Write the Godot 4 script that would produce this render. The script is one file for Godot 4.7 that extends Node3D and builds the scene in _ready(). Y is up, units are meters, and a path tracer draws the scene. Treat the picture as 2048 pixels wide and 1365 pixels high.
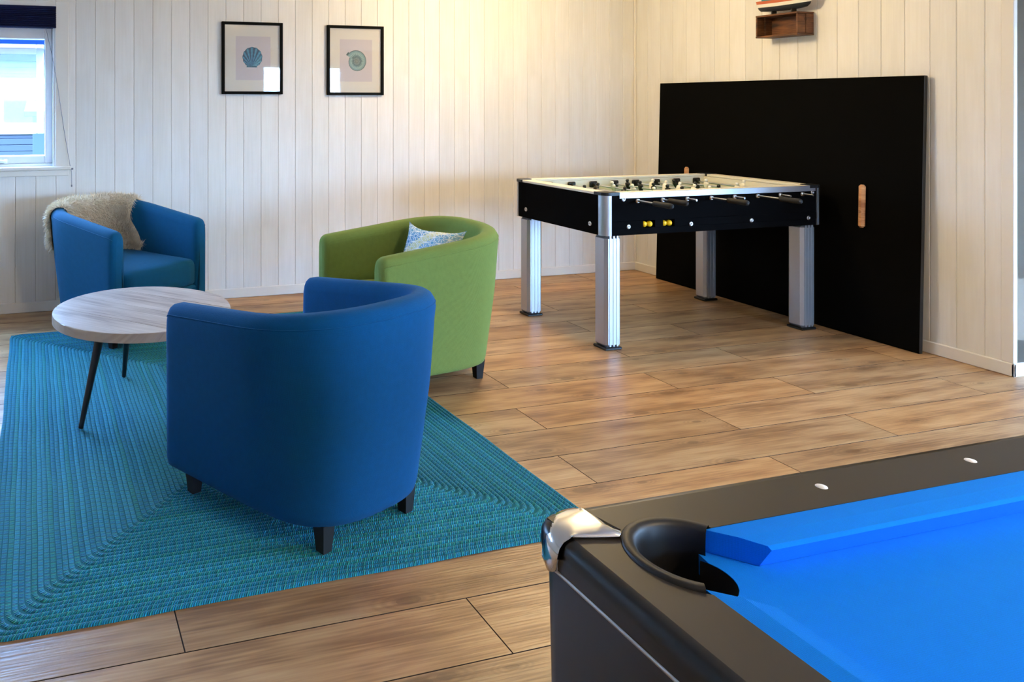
extends Node3D
# A games room: three tub chairs round a low table on a braided rug, a football table,
# a black board leaning on the wall and the corner of a pool table.
# x runs along the back wall, -z runs towards it, metres.

const BACK := -5.361      # face of the back wall boards
const SIDE := 4.76        # face of the side wall boards
const BOARD := 0.1303     # spacing of the wall boards
const CEIL := 2.5
const ROW := 0.2275       # width of the floor planks
const LONG := 1.495       # length of the floor planks
const RUG_TOP := 0.009

var rng := RandomNumberGenerator.new()
var names := {}
var mats := {}

# ------------------------------------------------------------------ helpers
func st_new(smooth := true) -> SurfaceTool:
	var st := SurfaceTool.new()
	st.begin(Mesh.PRIMITIVE_TRIANGLES)
	st.set_smooth_group(0 if smooth else -1)
	return st

func tri(st: SurfaceTool, a: Vector3, b: Vector3, c: Vector3) -> void:
	st.add_vertex(a); st.add_vertex(b); st.add_vertex(c)

func quad(st: SurfaceTool, a: Vector3, b: Vector3, c: Vector3, d: Vector3) -> void:
	tri(st, a, b, c); tri(st, a, c, d)

func qout(st: SurfaceTool, pts: Array, mid: Vector3) -> void:
	var n: Vector3 = (pts[0] - pts[2]).cross(pts[0] - pts[1])
	var p := pts.duplicate()
	if n.dot(pts[0] + pts[1] + pts[2] - 3.0 * mid) < 0.0:
		p.reverse()
	tri(st, p[0], p[1], p[2])
	if p.size() == 4:
		tri(st, p[0], p[2], p[3])

# a box with chamfered edges
func cbox(st: SurfaceTool, mid: Vector3, size: Vector3, b := 0.003, basis := Basis()) -> void:
	st.set_smooth_group(-1)
	var h := size * 0.5
	b = minf(b, minf(h.x, minf(h.y, h.z)) * 0.9)
	var v := func(s: Vector3, axis: int) -> Vector3:
		var r := Vector3(h.x - b, h.y - b, h.z - b)
		r[axis] = h[axis]
		return mid + basis * (s * r)
	for axis in 3:
		var u := (axis + 1) % 3
		var w := (axis + 2) % 3
		for s in [-1.0, 1.0]:
			var ring := []
			for k in [[-1, -1], [1, -1], [1, 1], [-1, 1]]:
				var sg := Vector3.ZERO
				sg[axis] = s; sg[u] = k[0]; sg[w] = k[1]
				ring.append(v.call(sg, axis))
			qout(st, ring, mid)
		# the four edges along this axis
		for k in [[-1, -1], [1, -1], [1, 1], [-1, 1]]:
			var lo := Vector3.ZERO
			lo[u] = k[0]; lo[w] = k[1]; lo[axis] = -1.0
			var hi := lo
			hi[axis] = 1.0
			qout(st, [v.call(lo, u), v.call(hi, u), v.call(hi, w), v.call(lo, w)], mid)
	for x in [-1.0, 1.0]:
		for y in [-1.0, 1.0]:
			for z in [-1.0, 1.0]:
				var s := Vector3(x, y, z)
				qout(st, [v.call(s, 0), v.call(s, 1), v.call(s, 2)], mid)
	st.set_smooth_group(0)

# box given by two corners
func abox(st: SurfaceTool, a: Vector3, b: Vector3, bev := 0.003) -> void:
	cbox(st, (a + b) * 0.5, (b - a).abs(), bev)

# a lattice of points; rows of equal length
func lattice(st: SurfaceTool, rows: Array, loop_u := false, loop_v := false, uvs := []) -> void:
	var n := rows.size()
	var m: int = rows[0].size()
	for i in (n if loop_u else n - 1):
		var i2 := (i + 1) % n
		for j in (m if loop_v else m - 1):
			var j2 := (j + 1) % m
			var id := [[i, j], [i2, j], [i2, j2], [i, j], [i2, j2], [i, j2]]
			for k in id:
				if uvs.size():
					st.set_uv(uvs[k[0]][k[1]])
				st.add_vertex(rows[k[0]][k[1]])

func fan(st: SurfaceTool, ring: Array, mid: Vector3) -> void:
	for i in ring.size():
		tri(st, mid, ring[i], ring[(i + 1) % ring.size()])

# a round tube along a path, radii per point
func tube(st: SurfaceTool, path: Array, radii: Array, sides := 10, caps := true, loop := false) -> void:
	st.set_smooth_group(0)
	var rows := []
	var n := path.size()
	var up := Vector3.UP
	for i in n:
		var t: Vector3
		if loop:
			t = (path[(i + 1) % n] - path[(i + n - 1) % n]).normalized()
		else:
			t = (path[mini(i + 1, n - 1)] - path[maxi(i - 1, 0)]).normalized()
		if absf(t.dot(up)) > 0.95:
			up = Vector3.RIGHT if absf(t.x) < 0.9 else Vector3.BACK
		var a := t.cross(up).normalized()
		var b := a.cross(t).normalized()
		up = b
		var r: float = radii[i] if radii.size() > 1 else radii[0]
		var ring := []
		for k in sides:
			var f := TAU * k / sides
			ring.append(path[i] + (a * cos(f) + b * sin(f)) * r)
		rows.append(ring)
	lattice(st, rows, loop, true)
	if caps and not loop:
		st.set_smooth_group(1)
		fan(st, rows[0], path[0])
		fan(st, rows[n - 1], path[n - 1])
		st.set_smooth_group(0)

# a profile of (radius, height) turned about the y axis at a point
func lathe(st: SurfaceTool, prof: Array, at := Vector3.ZERO, sides := 24, basis := Basis(), from := 0.0, to := TAU) -> void:
	var rows := []
	var whole := is_equal_approx(to - from, TAU)
	var n := sides if whole else sides + 1
	for i in n:
		var f := from + (to - from) * i / sides
		var row := []
		for p in prof:
			row.append(at + basis * Vector3(p.x * cos(f), p.y, p.x * sin(f)))
		rows.append(row)
	lattice(st, rows, whole, false)

# an upright prism from a polygon in plan
func prism(st: SurfaceTool, poly: PackedVector2Array, y0: float, y1: float, bottom := true) -> void:
	st.set_smooth_group(-1)
	var ids := Geometry2D.triangulate_polygon(poly)
	for i in range(0, ids.size(), 3):
		var p := []
		for k in 3:
			p.append(poly[ids[i + k]])
		var top := [Vector3(p[0].x, y1, p[0].y), Vector3(p[1].x, y1, p[1].y), Vector3(p[2].x, y1, p[2].y)]
		qout(st, top, (top[0] + top[1] + top[2]) / 3.0 - Vector3(0, 1, 0))
		if bottom:
			var low := [Vector3(p[0].x, y0, p[0].y), Vector3(p[1].x, y0, p[1].y), Vector3(p[2].x, y0, p[2].y)]
			qout(st, low, (low[0] + low[1] + low[2]) / 3.0 + Vector3(0, 1, 0))
	var cw := Geometry2D.is_polygon_clockwise(poly)
	for i in poly.size():
		var a := poly[i]
		var b := poly[(i + 1) % poly.size()]
		if cw:
			quad(st, Vector3(a.x, y0, a.y), Vector3(a.x, y1, a.y), Vector3(b.x, y1, b.y), Vector3(b.x, y0, b.y))
		else:
			quad(st, Vector3(b.x, y0, b.y), Vector3(b.x, y1, b.y), Vector3(a.x, y1, a.y), Vector3(a.x, y0, a.y))
	st.set_smooth_group(0)

func mesh_of(st: SurfaceTool, tangents := false) -> ArrayMesh:
	st.generate_normals()
	if tangents:
		st.generate_tangents()
	return st.commit()

func node_mesh(called: String, mesh: Mesh, m: Material, parent: Node = self) -> MeshInstance3D:
	var o := MeshInstance3D.new()
	o.name = called
	o.mesh = mesh
	o.material_override = m
	parent.add_child(o, true)
	return o

func obj(called: String, st: SurfaceTool, m: Material, parent: Node = self, tangents := false) -> MeshInstance3D:
	return node_mesh(numbered(called) if parent == self else called, mesh_of(st, tangents), m, parent)

func numbered(called: String) -> String:
	names[called] = names.get(called, -1) + 1
	return called if names[called] == 0 else "%s_%03d" % [called, names[called]]

func tag(o: Node, label: String, category: String, group := "") -> void:
	o.set_meta("label", label)
	o.set_meta("category", category)
	if group:
		o.set_meta("group", group)

func thing(called: String, label: String, category: String, at := Vector3.ZERO, turn := 0.0, group := "") -> Node3D:
	var o := Node3D.new()
	o.name = numbered(called)
	add_child(o)
	o.position = at
	o.rotation.y = turn
	tag(o, label, category, group)
	return o

func struct(o: Node) -> Node:
	o.set_meta("kind", "structure")
	return o

# ------------------------------------------------------------------ materials
func col(r: float, g: float, b: float) -> Color:
	return Color(r / 255.0, g / 255.0, b / 255.0)

func mat(c: Color, rough := 0.5, metal := 0.0, spec := 0.5) -> StandardMaterial3D:
	var m := StandardMaterial3D.new()
	m.albedo_color = c
	m.roughness = rough
	m.metallic = metal
	m.metallic_specular = spec
	return m

func noise(seed_: int, freq: float, octaves := 3) -> FastNoiseLite:
	var n := FastNoiseLite.new()
	n.seed = seed_
	n.frequency = freq
	n.noise_type = FastNoiseLite.TYPE_SIMPLEX_SMOOTH
	n.fractal_octaves = octaves
	return n

func tex(img: Image) -> ImageTexture:
	img.generate_mipmaps()
	return ImageTexture.create_from_image(img)

# noise image stretched along x by "stretch"
func streaks(seed_: int, w: int, h: int, freq: float, stretch: int, octaves := 3) -> PackedByteArray:
	var img := noise(seed_, freq, octaves).get_seamless_image(maxi(w / stretch, 16), h)
	img.convert(Image.FORMAT_L8)
	img.resize(w, h, Image.INTERPOLATE_CUBIC)
	return img.get_data()

# wood with its grain along x: colours from dark to light, knots as ellipses
func wood_images(seed_: int, w: int, h: int, dark: Color, mid: Color, light: Color, knots: int, fine := 0.35, broad := 0.65) -> Array:
	var a := streaks(seed_, w, h, 0.011, 8, 4)
	var b := streaks(seed_ + 1, w, h, 0.12, 24, 3)
	var c := streaks(seed_ + 2, w, h, 0.02, 3, 2)
	var r := RandomNumberGenerator.new()
	r.seed = seed_
	var kn := []
	for i in knots:
		kn.append([r.randf() * w, r.randf() * h, r.randf_range(7.0, 15.0)])
	var out := PackedByteArray()
	out.resize(w * h * 3)
	var bump := PackedByteArray()
	bump.resize(w * h)
	var i := 0
	for y in h:
		for x in w:
			var v := (a[i] / 255.0) * broad + (b[i] / 255.0) * fine + (c[i] / 255.0 - 0.5) * 0.25
			bump[i] = int(clampf(b[i] * 0.7 + a[i] * 0.3, 0, 255))
			var p := clampf((v - 0.5) * 1.7 + 0.5, 0.0, 1.0)
			var q: Color = dark.lerp(mid, p * 2.0) if p < 0.5 else mid.lerp(light, p * 2.0 - 1.0)
			out[i * 3] = int(q.r * 255.0); out[i * 3 + 1] = int(q.g * 255.0); out[i * 3 + 2] = int(q.b * 255.0)
			i += 1
	for k in kn:
		var R: float = k[2]
		for dy in range(int(-R * 3), int(R * 3)):
			for dx in range(int(-R * 7), int(R * 7)):
				var d := Vector2(dx / 2.3, dy).length() / R
				if d < 3.0:
					var px := posmod(int(k[0]) + dx, w)
					var py := posmod(int(k[1]) + dy, h)
					var amt := (0.55 if d < 0.8 else 0.22 * (0.5 + 0.5 * sin(d * 9.0))) * clampf(3.0 - d, 0.0, 1.0)
					var j := (py * w + px) * 3
					for ch in 3:
						out[j + ch] = int(lerpf(out[j + ch], [dark.r, dark.g, dark.b][ch] * 200.0, amt))
	var ci := Image.create_from_data(w, h, false, Image.FORMAT_RGB8, out)
	var ni := Image.create_from_data(w, h, false, Image.FORMAT_L8, bump)
	ni.convert(Image.FORMAT_RGBA8)
	ni.bump_map_to_normal_map(2.0)
	return [ci, ni]

func wood_mat(seed_: int, w: int, h: int, dark: Color, mid: Color, light: Color, knots: int, rough: float, fine := 0.35, broad := 0.65, nscale := 0.35) -> StandardMaterial3D:
	var im := wood_images(seed_, w, h, dark, mid, light, knots, fine, broad)
	var m := mat(Color.WHITE, rough)
	m.albedo_texture = tex(im[0])
	m.normal_enabled = true
	m.normal_texture = tex(im[1])
	m.normal_scale = nscale
	return m

# woven cloth: a fine grain of threads over a plain dye
func cloth_mat(c: Color, seed_: int, rough := 0.95, grain := 0.3, scale := 4.0, rim := 0.25) -> StandardMaterial3D:
	var w := 256
	var a := noise(seed_, 0.35, 2).get_seamless_image(w, w)
	a.convert(Image.FORMAT_L8)
	var b := noise(seed_ + 5, 0.02, 3).get_seamless_image(w, w)
	b.convert(Image.FORMAT_L8)
	var da := a.get_data()
	var db := b.get_data()
	var out := PackedByteArray()
	out.resize(w * w)
	for y in w:
		for x in w:
			var i := y * w + x
			var weave := 0.5 + 0.25 * sin(x * PI * 0.5) + 0.25 * sin(y * PI * 0.5)
			var v := 1.0 - grain + grain * (0.55 * da[i] / 255.0 + 0.35 * weave + 0.1 * db[i] / 255.0) * 1.3
			out[i] = int(clampf(v, 0.0, 1.0) * 255.0)
	var ci := Image.create_from_data(w, w, false, Image.FORMAT_L8, out)
	ci.convert(Image.FORMAT_RGB8)
	var ni: Image = ci.duplicate()
	ni.convert(Image.FORMAT_RGBA8)
	ni.bump_map_to_normal_map(4.0)
	var m := mat(c, rough, 0.0, 0.3)
	m.albedo_texture = tex(ci)
	m.normal_enabled = true
	m.normal_texture = tex(ni)
	m.normal_scale = 0.6
	m.uv1_triplanar = true
	m.uv1_scale = Vector3.ONE * scale
	m.rim_enabled = rim > 0.0
	m.rim = rim
	m.rim_tint = 0.6
	return m

# ------------------------------------------------------------------ the scene
func _ready() -> void:
	rng.seed = 20240611
	view_and_light()
	materials()
	room()
	window_left()
	windows_rear()
	outdoors()
	ceiling_lamps()
	rug()
	chairs()
	coffee_table()
	football_table()
	leaning_board()
	pool_table()
	pictures()
	shelf_and_boat()
	door_stop()

func view_and_light() -> void:
	var cam := Camera3D.new()
	cam.name = "Camera"
	add_child(cam)
	cam.position = Vector3(0, 1.4, 0)
	cam.rotation.y = -0.2722
	cam.near = 0.1
	cam.far = 200.0
	cam.projection = Camera3D.PROJECTION_FRUSTUM
	var f := 1541.7
	cam.size = cam.near * 1365.0 / f
	cam.frustum_offset = Vector2((1024.0 - 517.9) / f, -(682.5 - 204.4) / f) * cam.near
	cam.current = true
	var we := WorldEnvironment.new()
	we.name = "WorldEnvironment"
	var e := Environment.new()
	e.background_mode = Environment.BG_SKY
	var sky := Sky.new()
	var sm := ProceduralSkyMaterial.new()
	sm.sky_top_color = Color(0.57, 0.755, 1.0)
	sm.sky_horizon_color = Color(0.65, 0.825, 1.0)
	sm.ground_horizon_color = Color(0.30, 0.36, 0.44)
	sm.ground_bottom_color = Color(0.30, 0.36, 0.44)
	sm.sun_angle_max = 0.0
	sky.sky_material = sm
	e.sky = sky
	e.background_energy_multiplier = 67.0
	e.tonemap_mode = Environment.TONE_MAPPER_LINEAR
	e.tonemap_exposure = 1.05
	e.sdfgi_enabled = true
	e.ssao_enabled = true
	e.ssil_enabled = true
	we.environment = e
	add_child(we)

func ceiling_lamps() -> void:
	# first lamp hangs over the football table; second is unseen, added to brighten the foreground
	var spots := [[Vector3(3.1, CEIL, -4.1), "round opal ceiling lamp above the football table", 1.45], [Vector3(2.2, CEIL, 0.3), "added unseen ceiling lamp above the pool table", 2.1]]
	for s in spots:
		var t := thing("ceiling_lamp", s[1], "lamp", s[0])
		var base := st_new()
		lathe(base, [Vector2(0, 0), Vector2(0.2, 0), Vector2(0.205, -0.01), Vector2(0.2, -0.03), Vector2(0.19, -0.03)], Vector3.ZERO, 40)
		obj("base", base, mats.white, t)
		var dome := st_new()
		var prof := []
		for i in 10:
			var f := PI * 0.5 * i / 9.0
			prof.append(Vector2(0.19 * cos(f), -0.03 - 0.06 * sin(f)))
		lathe(dome, prof, Vector3.ZERO, 40)
		obj("diffuser", dome, mats.lamp, t)
		var l := OmniLight3D.new()
		l.name = "lamp_light"
		t.add_child(l)
		l.position = Vector3(0, -0.22, 0)
		l.light_color = Color(1.0, 0.885, 0.68)
		l.light_energy = s[2]
		l.light_size = 0.12
		l.omni_range = 14.0
		l.omni_attenuation = 2.0
		l.shadow_enabled = true

func materials() -> void:
	mats.white = mat(col(238, 238, 236), 0.45)
	mats.frame_white = mat(col(240, 242, 244), 0.4)
	mats.lamp = mat(col(255, 244, 225), 0.6)
	mats.lamp.emission_enabled = true
	mats.lamp.emission = Color(1.0, 0.88, 0.70)
	mats.lamp.emission_energy_multiplier = 6.0
	mats.black = mat(col(12, 12, 13), 0.4)
	mats.black_soft = mat(col(14, 13, 13), 0.75)
	mats.chrome = mat(col(225, 225, 228), 0.12, 1.0)
	mats.alu = mat(col(182, 184, 189), 0.42, 0.9)
	mats.steel = mat(col(200, 202, 206), 0.28, 1.0)
	mats.ceiling = mat(col(240, 238, 232), 0.9)
	# painted boards: three close tones with a faint grain showing through the paint
	var im := wood_images(71, 512, 512, col(235, 232, 226), col(239, 236, 231), col(242, 240, 236), 0, 0.4, 0.6)
	var turned: Image = im[0]
	turned.rotate_90(CLOCKWISE)
	var tn: Image = im[1]
	tn.rotate_90(CLOCKWISE)
	var wt := tex(turned)
	var wn := tex(tn)
	mats.boards = []
	for tone in [Color(1, 1, 1), Color(0.99, 0.99, 0.985), Color(0.978, 0.98, 0.98)]:
		var m := mat(tone, 0.55)
		m.albedo_texture = wt
		m.normal_enabled = true
		m.normal_texture = wn
		m.normal_scale = 0.15
		m.uv1_triplanar = true
		m.uv1_world_triplanar = true
		m.uv1_scale = Vector3(0.9, 0.9, 0.9)
		mats.boards.append(m)
	mats.backing = mat(col(176, 164, 146), 0.9)
	mats.trim = mat(col(236, 231, 222), 0.5)
	# floor planks: four tones of one wood
	mats.planks = []
	var fi := wood_images(11, 2048, 512, col(150, 110, 74), col(190, 147, 102), col(210, 172, 126), 14, 0.38, 0.62)
	var ft := tex(fi[0])
	var fn := tex(fi[1])
	for tone in [Color(1, 1, 1), Color(0.92, 0.91, 0.9), Color(1.0, 0.97, 0.93), Color(0.95, 0.96, 0.97)]:
		var m := mat(tone, 0.36, 0.0, 0.5)
		m.albedo_texture = ft
		m.normal_enabled = true
		m.normal_texture = fn
		m.normal_scale = 0.3
		mats.planks.append(m)
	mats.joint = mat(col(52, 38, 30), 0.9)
	mats.blue = cloth_mat(col(2, 86, 142), 3, 0.95, 0.35, 5.0, 0.3)
	mats.teal_blue = cloth_mat(col(6, 92, 136), 4, 0.85, 0.3, 5.0, 0.3)
	mats.green = cloth_mat(col(134, 154, 78), 6, 0.95, 0.35, 5.0, 0.3)
	mats.felt = cloth_mat(col(0, 132, 250), 8, 0.95, 0.12, 6.0, 0.0)
	mats.glass = mat(Color(0.9, 0.96, 1.0, 0.12), 0.03)
	mats.glass.transparency = BaseMaterial3D.TRANSPARENCY_ALPHA
	mats.oak = wood_mat(31, 512, 256, col(150, 96, 58), col(196, 140, 92), col(222, 170, 120), 2, 0.6)
	mats.crate = wood_mat(33, 512, 256, col(44, 25, 13), col(92, 54, 27), col(126, 80, 42), 2, 0.65)
	mats.crate.uv1_triplanar = true
	mats.crate.uv1_scale = Vector3(3, 3, 3)
	mats.oak.uv1_triplanar = true
	mats.oak.uv1_scale = Vector3(3, 3, 3)

# ------------------------------------------------------------------ room shell
func room() -> void:
	# ---- floor: joint layer below, planks on top
	var fl := st_new(false)
	abox(fl, Vector3(-4.3, -0.12, BACK - 0.2), Vector3(7.2, -0.008, 4.7), 0.0)
	var floor_ := struct(obj("floor", fl, mats.joint)) as Node3D
	for row in range(-14, 17):
		# row 0 lies between z = -1.936 and -1.71; even and odd rows break at different places
		var z1 := -1.71 - row * ROW
		var z0 := z1 - ROW
		if z1 < BACK - 0.02 or z0 > 1.2:
			continue
		var off: float = (1.147 + 0.1145 * (row / 2.0)) if row % 2 == 0 else (0.346 + 0.117 * ((row - 1) / 2.0))
		var xs := off - LONG * 7
		while xs < 6.9:
			var xa := maxf(xs, -4.2)
			var xb := minf(xs + LONG, 6.9)
			if xb - xa > 0.02 and not (z1 < -2.75 and xa > SIDE + 0.02):
				if z0 < -2.76:
					xb = minf(xb, SIDE + 0.02)
				plank(floor_, xa, xb, maxf(z0, BACK - 0.02), z1)
			xs += LONG
	# behind the camera the same floor goes on as one sheet
	var rest := st_new(false)
	abox(rest, Vector3(-4.2, -0.008, 1.475), Vector3(6.9, -0.0005, 4.5), 0.0)
	obj("floor_sheet", rest, mat(col(186, 146, 104), 0.4), floor_)
	# ---- walls
	var wb := st_new(false)
	var zb := BACK - 0.0055
	abox(wb, Vector3(-4.3, -0.1, zb - 0.16), Vector3(-1.876, CEIL, zb), 0.0)
	abox(wb, Vector3(-1.876, -0.1, zb - 0.16), Vector3(0.078, 0.95, zb), 0.0)
	abox(wb, Vector3(-1.876, 2.03, zb - 0.16), Vector3(0.078, CEIL, zb), 0.0)
	abox(wb, Vector3(0.078, -0.1, zb - 0.16), Vector3(SIDE + 0.2, CEIL, zb), 0.0)
	var wall_back := struct(obj("wall_back", wb, mats.backing)) as Node3D
	var board := func(w: float, h: float) -> ArrayMesh:
		var st := st_new(false)
		cbox(st, Vector3(0, 0, -0.006), Vector3(w - 0.0012, h, 0.012), 0.0028)
		return mesh_of(st)
	var full: ArrayMesh = board.call(BOARD, CEIL)
	var low: ArrayMesh = board.call(BOARD, 0.95)
	var top: ArrayMesh = board.call(BOARD, CEIL - 2.03)
	for i in range(1, 71):
		var x1 := SIDE - (i - 1 - 0.067) * BOARD
		var x0 := x1 - BOARD
		if x0 < -4.25:
			break
		var mid := (x0 + x1) / 2.0
		var m: Material = mats.boards[(i * 7) % 3]
		if mid > -1.876 and mid < 0.078:
			node_mesh("board", low, m, wall_back).position = Vector3(mid, 0.475, BACK)
			node_mesh("board", top, m, wall_back).position = Vector3(mid, (CEIL + 2.03) / 2.0, BACK)
		else:
			node_mesh("board", full, m, wall_back).position = Vector3(mid, CEIL / 2.0, BACK)
	var wr := st_new(false)
	abox(wr, Vector3(SIDE + 0.0055, -0.1, BACK - 0.16), Vector3(SIDE + 0.2, CEIL, -2.752), 0.0)
	var wall_right := struct(obj("wall_right", wr, mats.backing)) as Node3D
	for j in range(0, 20):
		var z0 := BACK + (j + 0.0785) * BOARD
		if j == 0:
			z0 = BACK
		var z1 := BACK + (j + 1.0785) * BOARD
		z1 = minf(z1, -2.75)
		if z1 - z0 < 0.02:
			continue
		var mesh := full
		if absf(z1 - z0 - BOARD) > 0.001:
			mesh = board.call(z1 - z0, CEIL)
		var o := node_mesh("board", mesh, mats.boards[(j * 5 + 1) % 3], wall_right)
		o.position = Vector3(SIDE, CEIL / 2.0, (z0 + z1) / 2.0)
		o.rotation.y = -PI / 2.0
	# the return wall beyond the outside corner, and the parts of the room behind the camera
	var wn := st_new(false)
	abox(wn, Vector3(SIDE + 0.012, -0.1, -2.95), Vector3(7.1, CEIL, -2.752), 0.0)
	struct(obj("wall_return", wn, mat(col(206, 190, 156), 0.7)))  # beige colour stands in for dimmer light on this wall
	var wl := st_new(false)
	abox(wl, Vector3(-4.36, -0.1, BACK - 0.2), Vector3(-4.2, CEIL, 4.7), 0.0)
	struct(obj("wall_left", wl, mats.boards[0]))
	# unseen glazed door of three leaves, added to bring daylight from the right
	var we := st_new(false)
	var ga := -1.2
	var gb := 2.4
	abox(we, Vector3(6.9, -0.1, -2.95), Vector3(7.1, CEIL, ga), 0.0)
	abox(we, Vector3(6.9, 2.1, ga), Vector3(7.1, CEIL, gb), 0.0)
	abox(we, Vector3(6.9, -0.1, ga), Vector3(7.1, 0.0, gb), 0.0)
	abox(we, Vector3(6.9, -0.1, gb), Vector3(7.1, CEIL, 4.7), 0.0)
	struct(obj("wall_east", we, mats.boards[0]))
	var gd := Node3D.new()
	gd.name = "added_door_1"
	add_child(gd)
	struct(gd)
	for e in [[ga, 0.0], [0.0, 1.2], [1.2, gb]]:
		var df := st_new(false)
		abox(df, Vector3(6.95, 0.0, e[0]), Vector3(7.02, 2.1, e[0] + 0.09), 0.004)
		abox(df, Vector3(6.95, 0.0, e[1] - 0.09), Vector3(7.02, 2.1, e[1]), 0.004)
		abox(df, Vector3(6.95, 0.0, e[0] + 0.09), Vector3(7.02, 0.14, e[1] - 0.09), 0.004)
		abox(df, Vector3(6.95, 2.0, e[0] + 0.09), Vector3(7.02, 2.1, e[1] - 0.09), 0.004)
		var leaf := obj("added_door_leaf", df, mats.frame_white, gd)
		var dp := st_new(false)
		abox(dp, Vector3(6.98, 0.135, e[0] + 0.085), Vector3(6.986, 2.005, e[1] - 0.085), 0.0)
		obj("pane", dp, mats.glass, leaf)
	var wc := st_new(false)
	abox(wc, Vector3(-4.36, CEIL, BACK - 0.2), Vector3(7.1, CEIL + 0.15, 4.7), 0.0)
	struct(obj("ceiling", wc, mats.ceiling))
	# ---- baseboards and corner strips
	var bb := st_new(false)
	abox(bb, Vector3(-4.2, 0.0, BACK - 0.001), Vector3(SIDE, 0.068, BACK + 0.014), 0.004)
	struct(obj("baseboard_back", bb, mats.trim))
	var br := st_new(false)
	abox(br, Vector3(SIDE - 0.014, 0.0, BACK), Vector3(SIDE + 0.001, 0.068, -2.738), 0.004)
	struct(obj("baseboard_right", br, mats.trim))
	var bt := st_new(false)
	abox(bt, Vector3(SIDE - 0.014, 0.0, -2.753), Vector3(6.9, 0.068, -2.738), 0.004)
	struct(obj("baseboard_return", bt, mats.trim))
	var t1 := st_new(false)
	abox(t1, Vector3(SIDE - 0.016, 0.068, BACK), Vector3(SIDE + 0.001, CEIL, BACK + 0.016), 0.005)
	struct(obj("trim_1", t1, mats.trim))
	var t2 := st_new(false)
	abox(t2, Vector3(SIDE - 0.008, 0.068, -2.80), Vector3(SIDE + 0.02, CEIL, -2.744), 0.003)
	struct(obj("trim_2", t2, mats.trim))

func plank(parent: Node3D, x0: float, x1: float, z0: float, z1: float) -> void:
	var st := st_new(false)
	var g := 0.0008
	var b := 0.0011
	var u0 := rng.randf()
	var v0 := float(rng.randi_range(0, 2)) / 3.0 + rng.randf() * 0.01
	var a := Vector3(x0 + g, 0, z0 + g)
	var c := Vector3(x1 - g, 0, z1 - g)
	var uv := func(p: Vector3) -> Vector2:
		return Vector2(u0 + (p.x - x0) / 3.0, v0 + (p.z - z0) / 0.69)
	var ring_top := [Vector3(a.x + b, 0, a.z + b), Vector3(c.x - b, 0, a.z + b), Vector3(c.x - b, 0, c.z - b), Vector3(a.x + b, 0, c.z - b)]
	var ring_mid := [Vector3(a.x, -b, a.z), Vector3(c.x, -b, a.z), Vector3(c.x, -b, c.z), Vector3(a.x, -b, c.z)]
	var ring_low := []
	for p in ring_mid:
		ring_low.append(p + Vector3(0, -0.008, 0))
	var put := func(l: Array) -> void:
		for p in l:
			st.set_uv(uv.call(p))
			st.add_vertex(p)
	put.call([ring_top[0], ring_top[1], ring_top[2], ring_top[0], ring_top[2], ring_top[3]])
	var mesh := mesh_of(st, true)
	# plank edges coloured dark, which paints shade into the seams
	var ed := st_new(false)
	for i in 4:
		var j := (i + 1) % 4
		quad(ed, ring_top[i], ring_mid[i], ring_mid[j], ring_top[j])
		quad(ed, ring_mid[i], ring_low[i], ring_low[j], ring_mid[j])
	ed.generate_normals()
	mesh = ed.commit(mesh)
	mesh.surface_set_material(0, mats.planks[rng.randi_range(0, 3)])
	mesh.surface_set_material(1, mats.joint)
	node_mesh("plank", mesh, null, parent)

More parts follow.
